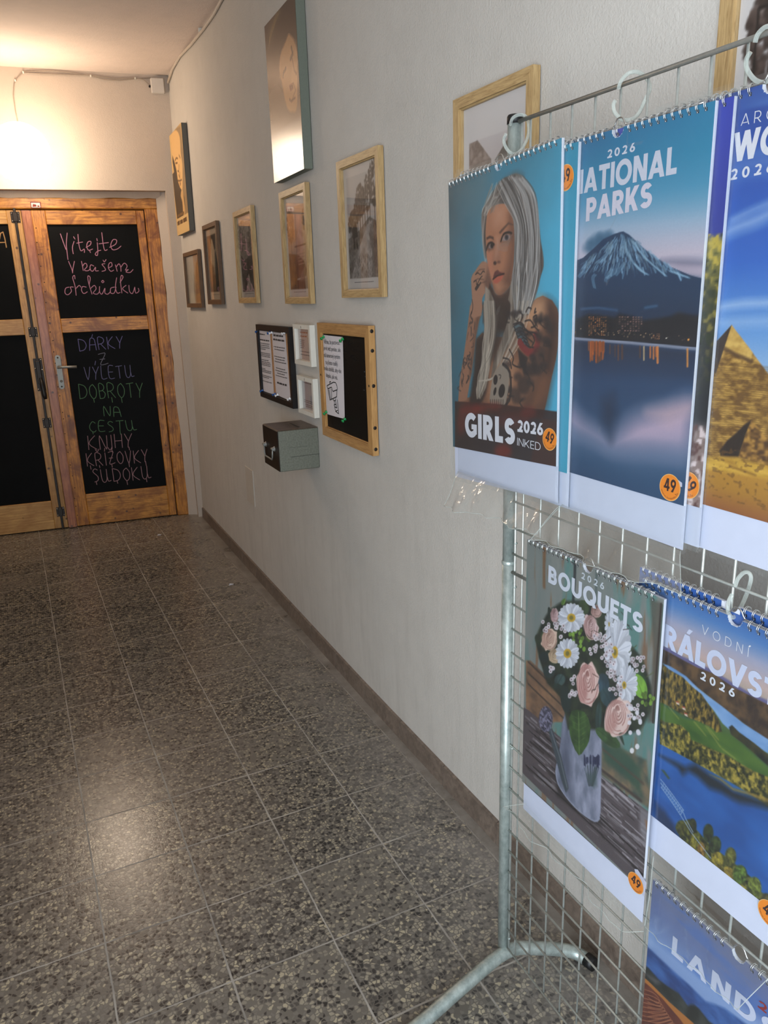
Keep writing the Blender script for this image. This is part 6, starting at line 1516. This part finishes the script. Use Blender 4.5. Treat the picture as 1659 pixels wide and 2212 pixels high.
    rose(b1, 828, 1570, 96, 185, (222, 188, 180), (186, 122, 116)); rose(b2, 1085, 195, 112, 165, (222, 194, 186), (190, 132, 124), .3)
    for cx, cy, sx, sy, n in ((930,1200,50,60,14), (990,1280,50,70,12), (1010,1440,50,90,16), (1065,1580,50,80,16), (1260,1400,60,60,14), (870,1300,30,40,6), (530,1430,30,40,6), (690,1690,40,50,6), (1230,1800,70,60,14), (590,1110,50,60,10), (700,1580,14,80,8), (470,1080,40,40,6)):
        for k in range(n):
            x, y = cx + rs.uniform(-sx, sx), cy + rs.uniform(-sy, sy); A.poly(elp_(b1, x, y, 15, 18), np.array((216, 206, 212)) * rs.uniform(.8, 1.05), 1, .001); A.poly(elp_(b1, x, y, 5, 6), (96, 62, 66), .9, .001)
    for k in range(12):
        x, y = rs.uniform(1180, 1290), rs.uniform(90, 330); A.poly(elp_(b2, x, y, 16, 20), (220, 216, 224), 1, .001)
    for x, y in ((1205,480), (1250,445)): A.poly(elp_(b2, x, y, 18, 24), (224, 222, 226), 1, .001)
    for k in range(18):
        x, y = rs.uniform(820, 1300), rs.uniform(920, 1700); A.line(b1((x, y), (x + rs.uniform(-60, 60), y + rs.uniform(-60, 40))), .0012, (40, 26, 20), .8)
    A.line(b1((1180,1300),(1245,1240)), .0015, (72, 84, 56), .9); A.line(b1((1330,1510),(1390,1470)), .0015, (92, 100, 66), .9)
    A.poly(b2((690,140),(668,270),(690,400),(750,520),(800,470),(838,400),(850,270),(800,150)), tex((40, 64, 30), (66, 98, 44), .012, .02, 3), 1, .001, 2); A.line(b2((750,150),(755,515)), .0016, (104, 130, 72), .8)
    for k in range(6): A.line(b2((752, 210 + k * 50), (690 + k * 4, 180 + k * 50)), .001, (96, 124, 66), .6); A.line(b2((752, 210 + k * 50), (825 - k * 6, 170 + k * 50)), .001, (96, 124, 66), .6)
def txt_bouquet(ik, f):
    g = lambda x, y: f(1060 + x * .25316, 1080 + y * .25316)
    TX(ik, title('BOUQUETS', .23, .10, g(492,700), g(1296,1148), g(492,552)), (216, 220, 232)); TX(ik, title('2026', .19, .45, g(775,668), g(968,768), g(775,612)), (206, 212, 220))
calendar('calendar cover of a flower bouquet in a zinc watering can, left of the middle row', 0.776, -1.368, -1.690, 1.0775, .5835, .520, art_bouquet, txt_bouquet, (0.004, 0.0),
         [(1374, 1907, .0172, -.15, [(1371,1877),(1378,1878),(1397,1907),(1392,1938),(1380,1920)])], [(1136,1736),(1390,2012),(1345,2010),(1090,1742)], -.02, seed=16)

# ---- calendars 5: lake and wooded hills, the second one behind it
v1, v2 = cr(.2261, 1380, 1200), cr(.2541, 1380, 1650)
def art_lake(A):
    A.vgrad([(0, (34, 92, 168)), (.35, (34, 92, 168)), (.55, (60, 90, 40)), (.80, (196, 170, 164)), (.88, (160, 162, 186)), (.95, (76, 124, 184)), (1, (56, 104, 172))])
    A.poly(v1((200,860),(300,885),(420,965),(560,1022),(700,1092),(880,1205),(1050,1305),(1234,1385),(1500,1480),(1500,1600),(200,1000)), (98, 94, 138), 1, .004); 
    A.poly(v1((200,880),(300,930),(450,1015),(560,1070),(700,1122),(900,1255),(1234,1425),(1500,1520),(1500,1900),(1234,1770),(1060,1650),(900,1530),(700,1370),(520,1230),(300,1070),(200,1020)), tex((48, 34, 26), (102, 76, 48), .010, .012, 3), 1, .002)
    A.poly(v1((200,1020),(300,1058),(450,1152),(560,1262),(650,1335),(800,1445),(1000,1605),(1234,1755),(1500,1880),(1500,2000),(1234,1890),(1080,1805),(900,1695),(800,1605),(720,1485),(640,1385),(520,1265),(300,1095),(200,1050)), tex((96, 138, 190), (140, 174, 216), .05, .02, 4), 1, .002)
    A.poly(v1((200,1400),(300,1480),(430,1560),(560,1585),(750,1680),(860,1705),(1000,1825),(1234,2025),(1500,2200),(1500,2300),(1234,2160),(960,2010),(620,1840),(420,1760),(200,1700)), tex((48, 82, 28), (78, 108, 38), .06, .02, 5), 1, .003)
    for P in ([(530,1590),(640,1720)], [(640,1630),(780,1830)], [(660,1640),(760,1760)], [(800,1850),(920,1940)], [(290,1450),(380,1560)]): A.line(v1(*P), .0025, (140, 140, 62), .6, .002)
    A.poly(v1((200,1010),(290,1090),(420,1162),(520,1262),(600,1325),(650,1400),(700,1470),(765,1570),(795,1685),(740,1690),(690,1640),(590,1592),(480,1552),(380,1500),(270,1430),(200,1400)), tex((24, 24, 12), (150, 122, 50), .0035, .007, 6, oct=3), 1, .002)
    A.poly(v1((860,1640),(890,1620),(960,1690),(1100,1790),(1234,1900),(1400,2000),(1400,2120),(1234,2010),(1000,1800),(880,1710)), tex((18, 22, 16), (60, 56, 28), .01, .012, 7, oct=2), 1, .002)
    A.poly(v1((200,1560),(250,1590),(400,1620),(480,1690),(500,1760),(600,1800),(700,1850),(830,1900),(960,1980),(1100,2060),(1300,2140),(1500,2200),(1500,2560),(1234,2400),(1080,2290),(900,2180),(700,2070),(500,1960),(240,1820),(200,1800)), tex((28, 34, 10), (166, 146, 58), .0045, .006, 8, oct=3), 1, .002)
    for x, y in ((372,1410), (430,1460), (450,1520)): A.poly(v1((x - 16, y - 14), (x + 12, y - 4), (x + 18, y + 22), (x - 12, y + 8)), (206, 188, 170), 1, .001); A.poly(v1((x - 18, y - 22), (x + 14, y - 12), (x + 12, y), (x - 16, y - 10)), (166, 74, 48), 1, .001)
    A.poly(v2((60,-160),(190,-60),(300,0),(480,70),(640,150),(800,240),(960,310),(1098,390),(1400,520),(1400,1400),(1098,1380),(900,1200),(700,1020),(480,800),(140,560),(60,500)), tex((26, 78, 150), (44, 108, 190), .10, .05, 9), 1, .003)
    A.poly(v2((180,-70),(300,-20),(400,30),(480,0),(600,90),(700,150),(800,230),(930,270),(1098,335),(1400,440),(1400,540),(1098,385),(960,345),(860,330),(790,295),(700,240),(600,205),(500,110),(420,60),(370,90),(330,30)), (22, 28, 32), .95, .012)
    A.poly(v2((600,90),(700,145),(800,225),(930,262),(1098,322),(1400,440),(1400,420),(1098,300),(930,240),(800,205),(700,125)), (150, 120, 50), .8, .004)
    A.poly(v2((140,330),(220,400),(300,520),(360,660),(480,800),(420,800),(140,540)), (20, 40, 74), .9, .014)
    rs = np.random.RandomState(5)
    A.poly(v2((310,540),(360,490),(430,470),(490,560),(560,640),(700,760),(830,860),(950,960),(1040,1090),(1180,1180),(1400,1400),(1400,1700),(1098,1400),(900,1215),(700,1030),(480,810),(380,690)), tex((20, 26, 10), (112, 112, 42), .0045, .006, 4, oct=3), 1, .003)
    def tr_(x, y, rx, ry, c):
        A.poly(elp_(v2, x, y, rx, ry), tex(np.array(c) * .45, np.array(c) * 1.1, .0035, .0045, int(x + y) % 7, oct=3), 1, .003); A.poly(elp_(v2, x + rx * .2, y - ry * .35, rx * .6, ry * .5), tex(np.array(c) * .7, np.clip(np.array(c) * 1.35, 0, 235), .003, .004, int(x) % 5, oct=3), .8, .004)
    for a in ((360,540,46,60,(84,84,34)), (455,530,36,66,(52,56,30)), (590,590,44,80,(48,60,30)), (460,670,34,74,(128,120,40)), (530,740,36,76,(136,104,42)), (650,690,50,76,(54,66,34)), (780,790,48,80,(104,104,44)), (665,830,54,84,(150,134,46)), (750,950,56,80,(150,128,50)), (860,940,60,80,(90,116,44)), (870,1110,60,84,(152,140,56)), (980,1060,62,100,(110,122,48)), (600,880,40,60,(90,86,34)), (700,1010,36,50,(96,90,38)), (1080,1180,50,80,(84,78,40)), (960,1200,60,60,(84,92,36)), (1060,1310,60,50,(140,134,60)), (1180,1290,70,80,(96,96,40)), (800,1060,40,50,(70,80,30))): tr_(*a)
    for P in ([(185,130),(240,200),(300,280),(380,395)], [(190,200),(270,310),(350,430)], [(186,165),(260,255),(380,420),(400,470),(460,580)], [(350,430),(400,510),(450,590),(610,800)]): A.line(v2(*P), .0015, (150, 170, 200), .9, .001)
    for k in range(12): t = k / 11; A.line(v2((188 + 180 * t, 140 + 245 * t), (196 + 160 * t, 205 + 225 * t)), .0009, (140, 164, 198), .8); A.line(v2((196 + 160 * t, 205 + 225 * t), (200 + 180 * min(1, t + .08), 150 + 245 * min(1, t + .08))), .0009, (140, 164, 198), .8)
    A.poly(v2((190,50),(215,55),(265,125),(250,130)), (52, 74, 42), .9, .003)
def txt_lake(ik, f):
    g = lambda x, y: f(1380 + x * .2261, 1200 + y * .2261)
    TX(ik, title('VODNÍ', .075, .62, g(600,742), g(1046,968), g(600,655))); TX(ik, title('KRÁLOVSTVÍ', .235, .05, g(238,862), g(1330,1478), g(238,640), (1, 7)), (206, 212, 236)); TX(ik, title('2026', .2, .45, g(590,1178), g(915,1360), g(590,1098)), (222, 226, 236))
calendar('calendar cover of a wooded lake with hills, right of the middle row', 0.792, -1.631, -1.959, 1.087, .712, .650, art_lake, txt_lake, (0, 0), [(1664, 1974, .0185, -.2, None)], [(1412,1850),(1668,2105),(1596,2180),(1392,2000)], -.012, wav=.35, seed=17)
calendar('second blue calendar showing only its wire binding behind the lake calendar', 0.8005, -1.616, -1.944, 1.099, .724, .662, art_blue, None, (0, 0), None, None, hang=False, res=.01, sleeve=False, seed=18)

# ---- calendar 6: mountains and a wooden boat, lowest
l1 = cr(.15612, 1400, 1950)
def art_boat(A):
    A.vgrad([(0, (60, 60, 70)), (.6, (60, 84, 140)), (.8, (110, 140, 196)), (.9, (96, 116, 170)), (1, (104, 112, 150))])
    n = A.noise(.10, .02, 4, 3); A.blend(np.clip((n - .5) * 4, 0, .7) * (A.V > .6), (66, 108, 184)); 
    A.poly(l1((-300,0),(0,420),(300,680),(700,1000),(1100,1330),(1659,1700),(1659,2100),(900,1500),(600,1240),(0,620),(-300,400)), (150, 176, 220), .7, .02)
    A.poly(l1((-300,380),(0,620),(200,810),(420,1010),(560,1130),(720,1290),(800,1370),(940,1410),(1060,1460),(1250,1600),(1659,1900),(1659,2400),(-300,1600)), tex((34, 64, 124), (62, 104, 172), .03, .015, 4), 1, .006)
    A.poly(l1((-300,700),(0,900),(140,1060),(260,1150),(420,1250),(560,1440),(700,1460),(840,1640),(1000,1750),(1200,2100),(-300,2100)), tex((22, 26, 22), (58, 62, 58), .02, .014, 5), 1, .005)
    A.poly(l1((-60,960),(60,1020),(150,1080),(180,1120),(100,1130)), (84, 82, 84), .8, .006); A.poly(elp_(l1, 610, 1540, 95, 130), (26, 30, 26), 1, .006)
    A.poly(l1((-300,820),(0,1080),(300,1380),(620,1660),(900,1950),(900,2300),(-300,2300)), (178, 110, 46), 1, .002); A.poly(l1((-300,900),(0,1140),(200,1330),(440,1610),(620,1860),(620,2300),(-300,2300)), tex((84, 34, 24), (112, 52, 34), .02, .02, 6), 1, .003)
    for k in range(10): P = [(-120, 1180 + k * 62), (60 + k * 10, 1240 + k * 60), (150 + k * 22, 1330 + k * 42), (130 + k * 26, 1390 + k * 40), (0, 1310 + k * 66)]; A.line(l1(*P), .0013, (176, 116, 80), .8, .001, 4)
def txt_boat(ik, f):
    g = lambda x, y: f(1400 + x * .15612, 1950 + y * .15612)
    TX(ik, title('LANDS', .215, .17, g(325,700), g(1800,2010), g(325,432)), (206, 212, 236)); TX(ik, title('2026', .19, .4, g(1520,1440), g(2300,2080), g(1520,1320)), (150, 40, 38))
calendar('calendar cover of blue mountains with a varnished boat, lowest at the right edge', 0.803, -1.684, -2.012, .590, .098, .045, art_boat, txt_boat, (0, 0), None, None, seed=19)

# ---- clear plastic hooks
def hook(P, label, xs=None, r=0.0027):
    n = len(P); Q = []
    for k, (px, py, x) in enumerate(P): w = on_x(px, py, x); Q.append(tuple(w))
    Q = dense(Q, 5, False); m = MB(); m.tube([tuple(q) for q in Q], r, 10)
    o = m.build('plastic_hook', M['hook'], None); tag(o, label, 'hook', 'clear plastic hooks on the rack')
hook([(1103,271,.808),(1107,256,.806),(1121,248,.811),(1136,252,.824),(1142,272,.832),(1140,296,.832),(1127,322,.815),(1110,333,.790),(1095,322,.782),(1088,303,.780),(1093,290,.779)], 'clear plastic hook in front of the rack post holding the tattoo calendar')
hook([(1336,193,.806),(1341,176,.806),(1358,158,.809),(1378,156,.820),(1396,168,.832),(1404,190,.834),(1394,215,.832),(1380,244,.818),(1364,258,.800),(1344,258,.794),(1329,244,.792),(1325,228,.792),(1329,217,.792)], 'clear plastic hook holding the volcano calendar')
hook([(1631,92,.807),(1637,74,.807),(1655,58,.812),(1680,60,.826),(1692,85,.834),(1684,125,.832),(1668,165,.818),(1650,178,.808),(1630,172,.804),(1614,150,.802),(1612,130,.802),(1621,112,.802)], 'clear plastic hook holding the pyramid calendar at the right edge')
hook([(1588,1266,.806),(1594,1250,.806),(1607,1237,.812),(1618,1238,.825),(1622,1252,.832),(1612,1285,.830),(1600,1312,.818),(1592,1326,.806),(1582,1334,.798),(1573,1322,.795),(1574,1300,.795),(1581,1285,.795)], 'clear plastic hook holding the lake calendar on the middle row')
bpy.context.view_layer.update()
